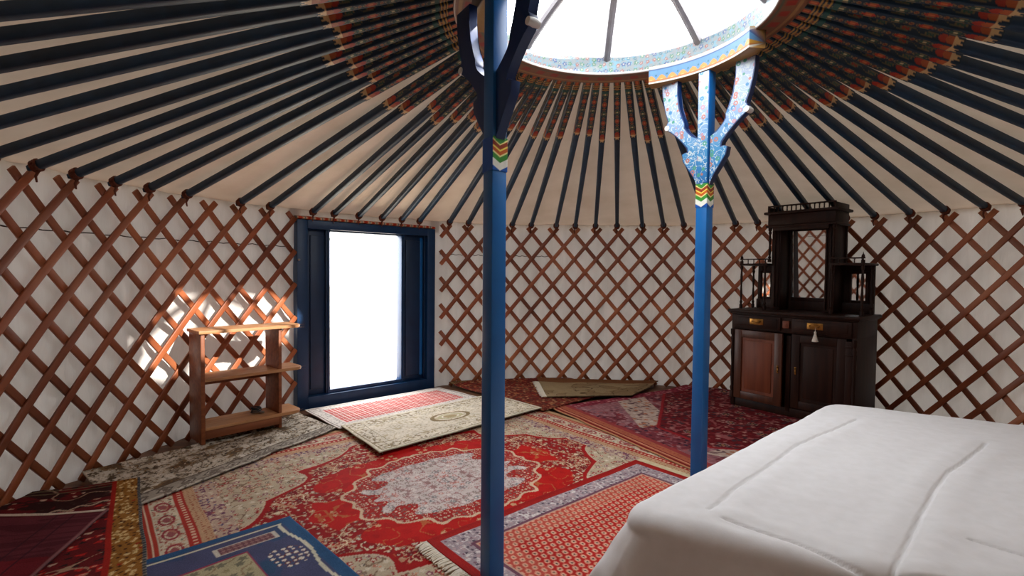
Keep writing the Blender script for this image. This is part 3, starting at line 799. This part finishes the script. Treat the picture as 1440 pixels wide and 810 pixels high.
def paint_E(X, Y, lx, ly):
    # p0 = far corner by the red carpet, X along the upper edge towards the lattice, Y towards the camera side
    P = Pic(X.shape, (62, 78, 110)); T = np.ones(X.shape, bool)
    w = fbm(X * 8, Y * 8, 4); P.mix(w > .5, (84, 78, 108), .6); P.mix(w < .42, (46, 78, 106), .7)
    x = X; y = Y
    P.put((x < .045) | (y < .03), (48, 84, 122))
    line = (np.abs(y - .048) < .006) & (x > .05) | (np.abs(x - .055 - .012 * np.sin(y * 16)) < .007) & (y > .045)
    P.put(line, (206, 200, 178))
    q = np.maximum(np.abs(x - .215) / .118, np.abs(y - .125) / .034)
    P.put(q < 1, (198, 190, 176)); P.put(q < .86, (112, 72, 78)); k = (q < .86) & (np.sin((x + y) * 150) * np.sin((x - y) * 150) > .1); P.put(k, (150, 112, 108))
    q = np.maximum(np.abs(x - .37) / .13, np.abs(y - .37) / .17); P.put(q < 1.05, (150, 60, 84)); P.put(q < .99, (176, 166, 132)); floral(P, q < .95, x, y, .05, 3, [(150, 140, 104), (196, 188, 160), (120, 116, 96)], (150, 130, 100), 14)
    fr = (np.hypot((x - .13) / .07, (y - .33) / .085) < 1); f, c, rg, rid = flowers(x, y, .028, 4, .2, .42, 1)
    P.put(fr & rg, (110, 60, 60)); P.put(fr & f, (216, 206, 190))
    fr = (np.hypot((x - .16) / .09, (y - .62) / .1) < 1); P.put(fr & f, (206, 190, 176))
    return P.c
rug('plush blue rug with cream piping lines and berry motifs on the red carpet', (-1.585, -.095), (-2.16, -.63), (-1.60, -1.18), (-1.02, -.66), paint_E, .014, .0055, .016, .004, .006, 15)

def paint_F(X, Y, lx, ly):
    P = Pic(X.shape, (216, 206, 196)); d = np.minimum(np.minimum(X, lx - X), np.minimum(Y, ly - Y)); T = np.ones(X.shape, bool)
    floral(P, d > .015, X, Y, .03, 7, [(176, 160, 146), (196, 176, 160), (150, 140, 130)], None, None, .34)
    P.put(np.abs(d - .02) < .003, (120, 104, 92)); P.put(np.abs(d - .09) < .003, (130, 112, 100))
    f = d > .10; P.put(f, (188, 54, 52)); g = (np.abs(np.mod(X, .030) - .015) < .0032) | (np.abs(np.mod(Y, .030) - .015) < .0032); P.put(f & g, (226, 206, 194))
    return P.c
rug('ivory bordered mat with a red and white check, lying along the door sill', (-1.80, 1.17), (-.86, 2.09), (-1.285, 2.47), (-2.225, 1.63), paint_F, .024, .0045, .007, .005, .003, 18)

def paint_G(X, Y, lx, ly):
    P = Pic(X.shape, (220, 208, 188)); d = np.minimum(np.minimum(X, lx - X), np.minimum(Y, ly - Y)); T = np.ones(X.shape, bool)
    floral(P, T, X, Y, .036, 9, [(196, 180, 152), (200, 186, 160), (182, 164, 136), (226, 216, 198)], (196, 180, 150), 17, .36)
    floral(P, (d > .03) & (d < .13), X, Y, .04, 12, [(130, 114, 90), (146, 126, 100), (212, 200, 172)], (150, 132, 104), 24, .36)
    P.put(np.abs(d - .14) < .004, (140, 124, 96)); P.put(np.abs(d - .03) < .004, (150, 134, 104)); P.put(d < .012, (206, 196, 170))
    q = np.hypot((X - lx * .52) / .16, (Y - ly / 2) / .09); P.put(np.abs(q - 1) < .12, (140, 120, 88)); P.put(np.abs(q - .6) < .1, (186, 176, 140)); P.put(q < .4, (170, 150, 112))
    return P.c
rug('cream floral rug lying over the check mat, between door and nearest column', (-1.385, .685), (-.345, 1.735), (-.76, 2.17), (-1.795, 1.20), paint_G, .034, .0045, .008, .007, .006, 21)

def paint_H(X, Y, lx, ly):
    P = Pic(X.shape, (140, 116, 84)); w = fbm(X * 5, Y * 9, 3); P.mix(w > .5, (162, 142, 108), .7); P.put(np.abs(w - .46) < .012, (104, 80, 56)); P.put(np.abs(fbm(X * 3, Y * 6, 8) - .5) < .012, (96, 74, 50))
    P.put(Y > ly - .14, (122, 78, 48)); P.put(np.abs(Y - .03) < .006, (170, 150, 120)); P.mix(Y < .02, (120, 96, 70), .6)
    return P.c
hh = rug('small olive brown rug against the lattice with white fringe on one end', (-.27, 2.09), (.50, 2.17), (.90, 2.74), (-.33, 2.84), paint_H, .036, .006, .009, .010, .008, 24, rise=.012)
fringe(hh, (-.28, 2.10), (-.325, 2.70), (-1, 0), .038, .05, 60, 4)

def paint_I(X, Y, lx, ly):
    P = Pic(X.shape, (104, 36, 30)); T = np.ones(X.shape, bool)
    floral(P, T, X, Y, .04, 14, [(150, 96, 62), (70, 30, 26), (140, 44, 34), (176, 134, 96), (84, 60, 44)], (150, 92, 60), 18, .42)
    d = np.minimum(np.minimum(X, 99), np.minimum(Y, ly - Y)); b = (Y < .09); P.put(b, (112, 84, 54)); floral(P, b, X, Y, .03, 15, [(70, 44, 30), (150, 120, 84), (120, 50, 40)])
    P.put(X > lx - .26, (122, 84, 76)); P.mix((X > lx - .26) & (vn(X * 60, Y * 6, 4) > .5), (104, 70, 64), .7); P.put((X > lx - .28) & (X < lx - .26), (110, 40, 34)); P.put(Y < .012, (96, 40, 34))
    P.put(X > lx - .02, (110, 40, 34))
    return P.c
rug('brown red floral rug with a plain mauve woven end, under the olive brown rug', (-1.20, 2.60), (-.33, 1.70), (.44, 2.44), (-.45, 3.3), lambda X, Y, lx, ly: paint_I(Y, X, ly, lx), .024, .006, .008, .010, .006, 27, rise=.02)

def paint_J(X, Y, lx, ly):
    # X along the striped edge (from the olive rug towards the bed), Y towards the sideboard
    P = Pic(X.shape, (116, 52, 60)); T = np.ones(X.shape, bool); cx = lx / 2; ax = np.abs(X - cx)
    floral(P, T, X, Y, .05, 17, [(150, 92, 100), (70, 28, 40), (176, 130, 130), (56, 40, 56), (140, 50, 54)], (150, 96, 100), 16, .44)
    q = fbm(X * 6, Y * 6, 3); P.mix(q > .54, (176, 136, 138), .5)
    # zigzag field with pale corners
    pe = Y - .30 - .5 * np.clip((ax - (cx - .75)) * 1.1, 0, 9)
    pale = (pe > -.02) & (Y < 1.5) & (ax > .28) & (pe < .30); P.put(pale, (190, 166, 152))
    floral(P, pale, X, Y, .06, 19, [(150, 120, 116), (90, 60, 66), (206, 190, 176), (176, 110, 80)], (120, 90, 90), 12, .36)
    fe = Y - .42 - 1.15 * np.clip(ax - .24, 0, 9)
    P.put(fe > -.035, (150, 36, 42)); P.put(fe > 0, (104, 26, 32))
    floral(P, fe > .01, X, Y * .8, .045, 57, [(150, 70, 74), (60, 28, 36), (176, 126, 118), (120, 34, 40), (70, 50, 56)], (150, 84, 84), 14, .46)
    f, c, rg, rid = flowers(X, Y, .15, 8, .5, .26, 6); P.put((fe > .05) & f & (rid > .6), (46, 36, 40)); P.put((fe > .05) & c & (rid > .6), (176, 120, 84)); P.put((fe > .05) & rg & (rid > .6), (176, 140, 132))
    b = Y < .17; P.put(b, (172, 96, 70)); P.put(b & (Y > .13), (150, 60, 60)); P.put(b & (np.abs(Y - .03) < .006), (116, 22, 26)); P.put(b & (np.abs(Y - .05) < .005), (206, 140, 110)); P.put(b & (np.abs(Y - .066) < .006), (122, 24, 28)); P.put(b & (Y < .012), (186, 130, 92)); P.put(b & (Y < .022) & (Y > .012), (130, 30, 30))
    f, c, rg, rid = flowers(X, Y, .03, 22, .3, .36); P.put(b & (Y > .08) & (Y < .13) & f, (150, 60, 56))
    b2 = X < .10; P.put(b2 & ~b, (140, 52, 66)); floral(P, b2 & ~b, X, Y, .045, 25, [(170, 104, 116), (96, 30, 44), (186, 134, 130)])
    return P.c
j0 = vec((-.255, 1.815)); jd = vec((.478, -.878)); jp = vec((.862, .507))
rug('plum and crimson carpet with a zigzag field, in front of the sideboard', tuple(j0), tuple(j0 + jd * 2.1), tuple(j0 + jd * 2.1 + jp * 2.4), tuple(j0 + jp * 2.4), paint_J, .013, .006, .010, .004, .004, 30, rise=.02)

def paint_K(X, Y, lx, ly):
    # X along the long side from the fringed end near the camera, Y away from the red carpet
    P = Pic(X.shape, (150, 30, 28)); d = np.minimum(np.minimum(X, lx - X), np.minimum(Y, ly - Y)); T = np.ones(X.shape, bool)
    P.put((d > .02), (156, 140, 144)); P.put((d < .045) & (d > .02), (156, 32, 28))
    b = (d >= .045) & (d < .15)
    floral(P, b, X, Y, .024, 33, [(196, 184, 180), (120, 84, 96), (84, 72, 84), (176, 150, 150)], (206, 196, 192), 30, .42)
    P.put((d >= .135) & (d < .15), (110, 70, 84)); P.put((d >= .15) & (d < .158), (190, 150, 130))
    f = d >= .158; P.put(f, (172, 36, 32))
    c = .034; col = np.floor(Y / c).astype(int); xx = np.mod(X + (col % 2) * c / 2, c) / c - .5; yy = np.mod(Y, c) / c - .5
    q = np.hypot(xx / .36, yy / .42) + .25 * xx * yy * 6; P.put(f & (q < 1.02), (206, 134, 112)); P.put(f & (q < .66), (218, 176, 150)); P.put(f & (q < .40), (96, 70, 60))
    # paler band of the field near the border
    P.mix(f & (d < .26), (200, 150, 120), .35)
    return P.c
k0 = vec((-.94, -.28)); k1 = vec((.16, .66)); kd = (k1 - k0) / np.linalg.norm(k1 - k0); kp = vec((kd[1], -kd[0]))
kk = rug('red rug with rows of small paisley motifs and grey border, partly under the bed', tuple(k0), tuple(k1), tuple(k1 + kp * .95), tuple(k0 + kp * .95), paint_K, .013, .0038, .010, .005, .004, 33)
o1 = k0; fringe(kk, tuple(k0), tuple(k0 + kp * .95), tuple(-kd), .014, .055, 150, 6)
M_end = mat_plain('cream_end', L4(196, 176, 136), L4(214, 196, 160), .9, 40, .2)
mb = MB(); pA = k1 + kp * .0; pB = k1 + kp * .95
mb.prism([tuple(pA), tuple(pA + kd * .055), tuple(pB + kd * .055), tuple(pB)], .013, .021, 'xy'); mb.build('woven_end', M_end, kk)

# ------------------------------------------------------------------ bed and duvet
BZ = .54
b0 = vec((-.322, -1.066)); b1 = vec((.848, -.012)); bx = (b1 - b0) / np.linalg.norm(b1 - b0); by = vec((.868, -.497))
BL = float(np.linalg.norm(b1 - b0)) + .10; BWD = 1.54
b0 = b0 - bx * .0
ang = math.atan2(bx[1], bx[0])
bc = b0 + bx * BL / 2 + by * BWD / 2; ang2 = ang - .11; c2, s2 = math.cos(ang2), math.sin(ang2)
bed = empty('bed', (bc[0] - c2 * BL / 2 - s2 * BWD / 2, bc[1] - s2 * BL / 2 + c2 * BWD / 2, 0), ang2); tag(bed, 'low double bed with pale mattress hidden beneath the white quilt', 'bed')
mb = MB(); mb.box((BL / 2, -BWD / 2, .36), (BL - .46, BWD - .46, .22), bev=.04); mb.build('mattress', M_matt, bed)
mb = MB(); mb.box((BL / 2, -BWD / 2, .18), (BL - .48, BWD - .48, .10), bev=.01); mb.build('bed_base', M_oak, bed)
for sx in (.30, BL - .30):
    for sy in (-.30, -BWD + .30):
        mb = MB(); mb.lathe([(.03, .026), (.03, .14)], c=(sx, sy, 0), n=12); mb.build('leg', M_oak, bed)
def duvet():
    ov = .52; res = .0052
    nu = int((BL + 2 * ov) / res); nv = int((BWD + 2 * ov) / res)
    U, W = np.meshgrid(np.linspace(-ov, BL + ov, nu), np.linspace(-ov, BWD + ov, nv), indexing='ij')
    rc = .10   # corner rounding of the bed top
    qx = np.clip(U, rc, BL - rc); qy = np.clip(W, rc, BWD - rc)
    dx = U - qx; dy = W - qy; dd = np.hypot(dx, dy) + 1e-9; nx = dx / dd; ny = dy / dd
    out = dd - rc                           # distance past the edge
    er = .05                                # roll radius
    t = np.clip(out + er * .8, 0, None)
    al = np.clip(t / er, 0, PI / 2)
    horiz = np.where(t <= 0, 0, er * np.sin(al)); drop = np.where(t <= 0, 0, er * (1 - np.cos(al)))
    extra = np.clip(t - er * PI / 2, 0, None)
    s = np.arctan2(W - BWD / 2, U - BL / 2)
    per = U * np.abs(ny) + W * np.abs(nx)
    fold = (vn(per * 7, extra * 1.5, 3) - .45) * 1.0 + (vn(per * 17, extra * 2, 9) - .5) * .35
    flare = .20 * extra + .10 * fold * np.clip(extra / .3, 0, 1) + .34 * np.clip(np.minimum(np.abs(nx), np.abs(ny)) * 2.2, 0, 1) * extra
    base = np.minimum(dd, rc - er * .8) if False else np.where(t <= 0, dd, rc - er * .8)
    rad = base + horiz + flare
    X = qx + nx * rad; Y = qy + ny * rad
    drop = drop + extra * .985
    top = BZ - drop
    # quilting: rolling puffs and seams
    inn = np.clip(-out / .12, 0, 1)
    puff = .008 * (vn(U * 3.5, W * 3.5, 5) - .5) + .005 * (vn(U * 9, W * 5, 6) - .5) * inn + .0022 * (vn(U * 26 + W * 8, W * 9, 8) - .5) + .0035 * (vn(U * 14 - W * 10, U * 2 + W * 3, 31) - .5) * vn(U * 2, W * 2, 32)
    rum = np.clip((U - 1.15) / .6, 0, 1) * np.clip((W - .55) / .5, 0, 1)
    puff += rum * (.016 * (vn(U * 9 + W * 4, W * 20, 12) - .5))
    z = top + puff * np.clip(1 - extra / .3, .3, 1)
    def seam(P_, wdt=.0038, dep=.011, pf=.004):
        D = np.full(U.shape, 9.)
        for (x0, y0), (x1, y1) in zip(P_[:-1], P_[1:]):
            vx, vy = x1 - x0, y1 - y0; L2 = vx * vx + vy * vy
            k = np.clip(((U - x0) * vx + (W - y0) * vy) / L2, 0, 1); D = np.minimum(D, np.hypot(U - x0 - k * vx, W - y0 - k * vy))
        return -dep * np.exp(-(D / wdt) ** 2) + pf * np.exp(-((D - .045) / .035) ** 2)
    def bl(p):
        q = vec(p) - b0; k = np.linalg.solve(np.stack([bx, by], 1), q); return (float(k[0]), float(k[1]))
    S1 = [bl(p) for p in [(.86, -.24), (.42, -.575), (.20, -.79), (.05, -.93), (-.085, -1.075)]]
    S1b = [bl(p) for p in [(-.065, -1.12), (.05, -1.22), (.145, -1.345)]] + [(.22, 1.0), (.24, 1.4)]
    S2 = [bl(p) for p in [(1.12, -.54), (.90, -.70), (.76, -.80), (.60, -.94), (.41, -1.12), (.18, -1.345)]]
    S3 = [bl(p) for p in [(.46, -1.21), (.515, -1.27), (.58, -1.36)]] + [(.78, 1.3)]
    S4 = [bl(p) for p in [(1.02, -.86), (1.16, -.80), (1.30, -.72)]]
    for P_ in (S1, S1b, S2, S3): z = z + seam(P_)
    z = z + seam(S4, .006, .009, .004)
    z = np.maximum(z, .045 + .02 * vn(per * 9, extra * 9, 4))
    V = np.stack([X * bx[0] + Y * by[0], X * bx[1] + Y * by[1], z], -1).reshape(-1, 3)
    me = grid_mesh('quilt', V, nu, nv)
    if me.polygons[(nu // 2) * (nv - 1) + nv // 2].normal.z < 0: me.flip_normals()
    o = link('quilt', me, M_duvet); o.location = (b0[0], b0[1], 0)
    md = o.modifiers.new('thick', 'SOLIDIFY'); md.thickness = .012; md.offset = -1
    tag(o, 'white stitched cotton quilt draped over the bed down to the rugs', 'quilt')
duvet()

# ------------------------------------------------------------------ pine shelf unit
def shelf():
    o = vec((-2.530, .792)); ax = vec((.671, .741))
    root = empty('shelf_unit', (o[0], o[1], .034), math.atan2(ax[1], ax[0]))
    tag(root, 'low open pine shelf unit with rounded board ends, beside the blue door', 'shelf unit')
    D = .235; z0, z1, z2 = .085, .395, .70
    mb = MB(); mb.box((.012, D / 2, z2 / 2), (.024, D, z2), bev=.003); mb.build('side_panel', M_shelf, root)
    mb = MB(); mb.box((.495, D / 2 + .005, z2 / 2), (.022, D - .01, z2), bev=.003); mb.build('side_panel', M_shelf, root)
    def board(z, x0, x1, y0, th=.020):
        pts = [(x0, y0), (x1 - .05, y0)]
        for k in range(9):
            a = -PI / 2 + PI / 2 * k / 8; pts.append((x1 - .06 + .06 * math.cos(a), y0 + .06 + .06 * math.sin(a)))
        pts += [(x1, D), (x0, D)]
        mb = MB(); mb.prism(pts, z, z + th, 'xy', bev=.004); return mb.build('shelf_board', M_board, root)
    board(z2, -.012, .645, -.012); board(z1, .024, .66, .0); board(z0, .024, .65, .0)
    mb = MB(); mb.box((.255, .016, z0 - .028), (.46, .018, .055), bev=.002); mb.build('plinth', M_shelf, root)
    mb = MB(); mb.box((.255, D - .01, z1 - .03), (.46, .016, .06), bev=.002); mb.build('back_rail', M_shelf, root)
    # coil of cord with plug lying on the lowest board
    c = o + ax * .375 + vec((-.741, .671)) * .12
    r2_ = empty('coiled_cable', (c[0], c[1], .034 + z0 + .020)); tag(r2_, 'small coiled black cable with a metal plug on the lowest pine shelf', 'cable')
    mb = MB(); pts = []
    for k in range(70):
        a = k * .36; rr = .030 + .004 * math.sin(k * .23); pts.append((rr * math.cos(a), rr * math.sin(a), .005 + .0006 * k))
    mb.tube(pts, .004, 7); mb.build('coil', M_black, r2_)
    mb = MB(); mb.box((.045, -.012, .014), (.030, .016, .014), bev=.003); mb.build('plug', M_chrome, r2_)
shelf()

# ------------------------------------------------------------------ sideboard with mirrors
def turned(mb, x, y, z0, z1, r=.011, fin=True):
    h = z1 - z0
    prof = [(r * 1.2, 0), (r * 1.2, .08), (r * .7, .10), (r * 1.1, .14), (r * .6, .18), (r * .95, .32), (r * .6, .5), (r * .95, .66), (r * .6, .80), (r * 1.15, .86), (r * .7, .9), (r * 1.2, .93), (r * 1.2, 1.0)]
    mb.lathe([(a, z0 + b * h) for a, b in prof], c=(x, y, 0), n=14)
    if fin: mb.lathe([(r * .5, z1), (r * .4, z1 + .010), (r * 1.1, z1 + .022), (r * .9, z1 + .036), (r * .3, z1 + .044), (.001, z1 + .06)], c=(x, y, 0), n=12)
def sideboard():
    o = vec((1.30, 1.985)); ax = vec((.6225, -.7826))
    root = empty('sideboard', (o[0], o[1], .024), math.atan2(ax[1], ax[0]))
    tag(root, 'tall dark wooden sideboard with mirrored back standing against the lattice', 'sideboard')
    W, D = .93, .43
    mb = MB()
    mb.box((.015, D / 2, .34), (.03, D, .66), bev=.002); mb.box((W - .015, D / 2, .34), (.03, D, .66), bev=.002); mb.box((W / 2, D - .01, .34), (W - .04, .02, .66))
    mb.box((W / 2, D / 2 + .01, .035), (W + .01, D, .07), bev=.006); mb.box((W / 2, D / 2, .725), (W, D, .13), bev=.002)
    mb.box((.462, .02, .34), (.035, .03, .6), bev=.003)
    mb.box((W - .045, .01, .34), (.05, .03, .60), bev=.003)
    for z in (.60, .54, .12): mb.box((W - .045, -.004, z), (.054, .012, .012), bev=.002)
    mb.build('cabinet', M_oak, root)
    mb = MB(); mb.box((W / 2, D / 2 - .012, .812), (W + .05, D + .045, .026), bev=.007); mb.box((W / 2, D / 2 - .006, .794), (W + .025, D + .02, .014), bev=.004)
    mb.build('worktop', M_oak, root)
    for x in (.012, W - .012):
        mb = MB(); turned(mb, x, -.004, .07, .655, .015, False); mb.build('turned_pillar', M_oak, root)
    # drawers
    for x0, x1, hx in ((.035, .405, .22), (.49, .90, .66)):
        mb = MB(); mb.box(((x0 + x1) / 2, -.008, .728), (x1 - x0, .022, .105), bev=.004); mb.box(((x0 + x1) / 2, -.020, .728), (x1 - x0 - .05, .008, .07), bev=.003)
        d = mb.build('drawer', M_oak, root)
        mb = MB(); mb.box((hx, -.026, .733), (.11, .003, .048), bev=.001)
        mb.tube([(hx - .033, -.028, .738), (hx - .031, -.044, .730), (hx - .02, -.046, .722), (hx + .02, -.046, .722), (hx + .031, -.044, .730), (hx + .033, -.028, .738)], .0035, 8)
        mb.build('handle', M_brass, d)
    mb = MB(); mb.box((.447, -.012, .728), (.05, .016, .06), bev=.004); mb.build('carved_block', M_oakp, root)
    # doors
    def dr(x0, x1, mat, open_, depth, hand):
        w = x1 - x0; h = empty('door', (x0, depth, 0), -open_); h.parent = root
        mb = MB(); z0, z1 = .075, .655; f = .062
        mb.box((f / 2, 0, (z0 + z1) / 2), (f, .024, z1 - z0), bev=.003); mb.box((w - f / 2, 0, (z0 + z1) / 2), (f, .024, z1 - z0), bev=.003)
        mb.box((w / 2, 0, z0 + f / 2), (w - 2 * f, .024, f), bev=.003); mb.box((w / 2, 0, z1 - f / 2), (w - 2 * f, .024, f), bev=.003)
        me_ = mb.build('rails', M_oakf if mat is M_oakp else M_oak, h)
        mb = MB(); mb.box((w / 2, .004, (z0 + z1) / 2), (w - 2 * f, .010, z1 - z0 - 2 * f)); mb.box((w / 2, -.002, (z0 + z1) / 2), (w - 2 * f - .05, .008, z1 - z0 - 2 * f - .05), bev=.003)
        mb.build('panel', mat, h)
        mb = MB()
        for zz in (.385, .355): mb.lathe([(.006, 0), (.008, .004), (.004, .010)], n=10, M=Matrix.Translation((hand, -.012, zz)) @ Matrix.Rotation(PI / 2, 4, 'X'))
        mb.box((hand, -.0135, .37), (.012, .003, .06), bev=.001); mb.build('knob_plate', M_brass, h)
    dr(.034, .434, M_oakp, .06, -.004, .37)  # daylight on this door is painted in as lighter oak
    dr(.482, .862, M_oak, .0, .020, .035)  # shade on this door is painted in by keeping the darker oak
    # upper part: back board
    yb = .40
    mb = MB(); mb.box((W / 2, yb + .012, 1.02), (W - .04, .022, .39), bev=.002); mb.box((W / 2, yb + .012, 1.37), (.50, .022, .34), bev=.002)
    mb.box((W / 2, yb - .01, .865), (W - .04, .03, .08), bev=.004); mb.build('back_board', M_oak, root)
    # tower cheeks and cornice
    mb = MB()
    for x in (.262, .668): mb.box((x, .30, 1.18), (.07, .20, .70), bev=.004)
    for x in (.255, .285, .645, .675): mb.box((x, .192, 1.18), (.010, .012, .66), bev=.003)
    mb.build('tower_cheeks', M_oak, root)
    mb = MB(); mb.box((.465, .285, 1.575), (.51, .27, .09), bev=.006); mb.box((.465, .28, 1.63), (.56, .31, .022), bev=.007); mb.box((.465, .28, 1.52), (.53, .29, .018), bev=.006)
    mb.box((.465, .145, 1.50), (.42, .012, .035), bev=.004)
    mb.build('cornice', M_oak, root)
    mb = MB()
    for k in range(15): x = .225 + .48 * k / 14; turned(mb, x, .150, 1.64, 1.68, .006, False)
    mb.box((.465, .150, 1.686), (.51, .012, .012), bev=.002); 
    for x in (.215, .715): mb.box((x, .28, 1.66), (.012, .27, .045), bev=.002)
    mb.build('gallery_rail', M_oak, root)
    for x in (.225, .705):
        mb = MB(); turned(mb, x, .165, 1.225, 1.51, .012, False); mb.build('turned_post', M_oak, root)
    # wings
    for s, (xa, xb) in ((0, (.0, .235)), (1, (.695, .93))):
        xm = (xa + xb) / 2
        mb = MB(); mb.box((xm, .26, 1.205), (xb - xa, .31, .018), bev=.004)
        for k in range(5): turned(mb, xa + .02 + (xb - xa - .04) * k / 4, .115, 1.214, 1.244, .005, False)
        mb.box((xm, .115, 1.250), (xb - xa, .010, .010), bev=.002)
        mb.build('wing_shelf', M_oak, root)
        x = xa + .014 if s == 0 else xb - .014; x2 = xb - .02 if s == 0 else xa + .02
        for px, py, pz, fn in ((x, .115, 1.235, True), (x, .33, 1.20, False), (x2, .115, 1.20, False)):
            mb = MB(); turned(mb, px, py, .826, pz, .011, fn); mb.build('turned_post', M_oak, root)
        cx = .112 if s == 0 else .805
        mb = MB(); 
        for q in (-1, 1): mb.box((cx + q * .060, yb - .004, 1.03), (.022, .022, .25), bev=.004)
        mb.box((cx, yb - .004, 1.145), (.10, .022, .022), bev=.004); mb.box((cx, yb - .004, .915), (.10, .022, .022), bev=.004)
        f = mb.build('mirror_frame', M_oak, root)
        mb = MB(); mb.box((cx, yb - .004, 1.03), (.102, .006, .212)); mb.build('mirror', M_mirror, f, sm=False)
    mb = MB()
    for q in (-1, 1): mb.box((.465 + q * .166, yb - .012, 1.21), (.032, .03, .62), bev=.006)
    mb.box((.465, yb - .012, 1.505), (.30, .03, .03), bev=.005); mb.box((.465, yb - .012, .915), (.30, .03, .03), bev=.005)
    f = mb.build('mirror_frame', M_oak, root)
    mb = MB(); mb.box((.465, yb - .020, 1.21), (.302, .006, .562), rx=.050); mb.build('mirror', M_mirror, f, sm=False)
    mb = MB()
    iw, ih = .302 / 2, .562 / 2
    # bevelled rim of the glass
    for q in (-1, 1): mb.box((.465 + q * (iw - .006), yb - .0245, 1.21), (.012, .003, .56), rz=q * .05, rx=.050)
    mb.build('bevelled_rim', M_mirror, f, sm=False)
    # tassel on the second drawer's handle
    c = o + ax * .672 + vec((.7826, .6225)) * (-.047)
    t = empty('tassel', (c[0], c[1], .024 + .722)); tag(t, 'cream cotton tassel hanging from the brass drawer handle of the dark sideboard', 'tassel')
    mb = MB(); mb.tube([(0, 0, .004), (0, -.0, -.012), (0, -.001, -.028)], .002, 6); mb.build('loop', M_tassel, t)
    mb = MB(); mb.lathe([(.003, -.022), (.008, -.028), (.009, -.036), (.007, -.042), (.012, -.060), (.019, -.085), (.023, -.100), (.018, -.102)], n=18); mb.build('skirt', M_tassel, t)
M_oakf = mat_wood('oak_rails_lit', L4(60, 30, 18), L4(78, 42, 26), L4(92, 52, 32), .4, 3, (10, 10, 1), 0, .06)  # lit copy of the dark oak, for the rails of the brighter door
sideboard()

# ------------------------------------------------------------------ outside: a sapling past the door
def sapling(x, y, h, label, seed):
    rr = random.Random(seed); root = empty('young_tree', (x, y, -.12)); tag(root, label, 'tree', 'young trees outside the door')
    mb = MB(); mb.tube([(0, 0, 0), (.02, .01, h * .3), (-.02, .02, h * .6), (0, 0, h * .9)], [.035, .028, .02, .008], 8)
    tips = []
    for k in range(16):
        a = rr.uniform(0, 2 * PI); z = h * rr.uniform(.35, .85); l = h * rr.uniform(.15, .3); p = Vector((0, 0, z)); q = p + Vector((math.cos(a) * l, math.sin(a) * l, l * .8))
        mb.tube([p, (p + q) / 2 + Vector((0, 0, -.02)), q], [.012, .008, .003], 5); tips += [q, (p + q) / 2]
    mb.build('trunk', M_bark, root)
    mb = MB()
    for tpt in tips:
        for k in range(26):
            c = tpt + Vector((rr.gauss(0, .12), rr.gauss(0, .12), rr.gauss(0, .10))); u = Vector((rr.uniform(-1, 1), rr.uniform(-1, 1), rr.uniform(-1, 1))).normalized(); w = u.orthogonal().normalized()
            a_, b_ = u * .035, w * .014
            vs = [mb.bm.verts.new(c - a_), mb.bm.verts.new(c + b_), mb.bm.verts.new(c + a_), mb.bm.verts.new(c - b_)]; mb.bm.faces.new(vs)
    mb.build('foliage', M_leafy, root, sm=False)
sapling(-4.6, 6.9, 2.0, 'pale young tree seen through the open doorway, in bright daylight', 4)

# ------------------------------------------------------------------ light
w = bpy.data.worlds.new('sky'); S.world = w; w.use_nodes = True
bg = w.node_tree.nodes['Background']; bg.inputs[0].default_value = (.93, .96, 1.0, 1); bg.inputs[1].default_value = 6.5
def area(name, loc, nrm, sx, sy):
    ld = bpy.data.lights.new(name, 'AREA'); ld.shape = 'RECTANGLE'; ld.size = sx; ld.size_y = sy; ld.energy = 1
    o = bpy.data.objects.new(name, ld); COL.objects.link(o); o.location = loc
    o.rotation_euler = Vector(nrm).to_track_quat('-Z', 'Y').to_euler()
    ld.cycles.is_portal = True
    return o
area('portal_crown', (CC.x, CC.y, 2.42), (0, 0, -1), 1.3, 1.3)
dc = DA + DE * .54 - DN * .13
area('portal_door', (dc.x, dc.y, .80), (DN.x, DN.y, 0), .80, 1.45)
sd = bpy.data.lights.new('sun', 'SUN'); sd.energy = 5.5; sd.angle = math.radians(.8); sd.color = (1, .95, .88)
so = bpy.data.objects.new('sun', sd); COL.objects.link(so); so.location = (4, -3, 4)
so.rotation_euler = Vector((-2.56, 1.20, -1.66)).to_track_quat('-Z', 'Y').to_euler()

S.view_settings.view_transform = 'Standard'; S.view_settings.look = 'None'
S.view_settings.exposure = 0.72; S.view_settings.gamma = 1; S.view_settings.use_curve_mapping = False
S.cycles.max_bounces = 12; S.cycles.diffuse_bounces = 7; S.cycles.glossy_bounces = 4
S.cycles.use_denoising = True
S.cycles.sample_clamp_indirect = 8
S.cycles.caustics_reflective = False; S.cycles.caustics_refractive = False
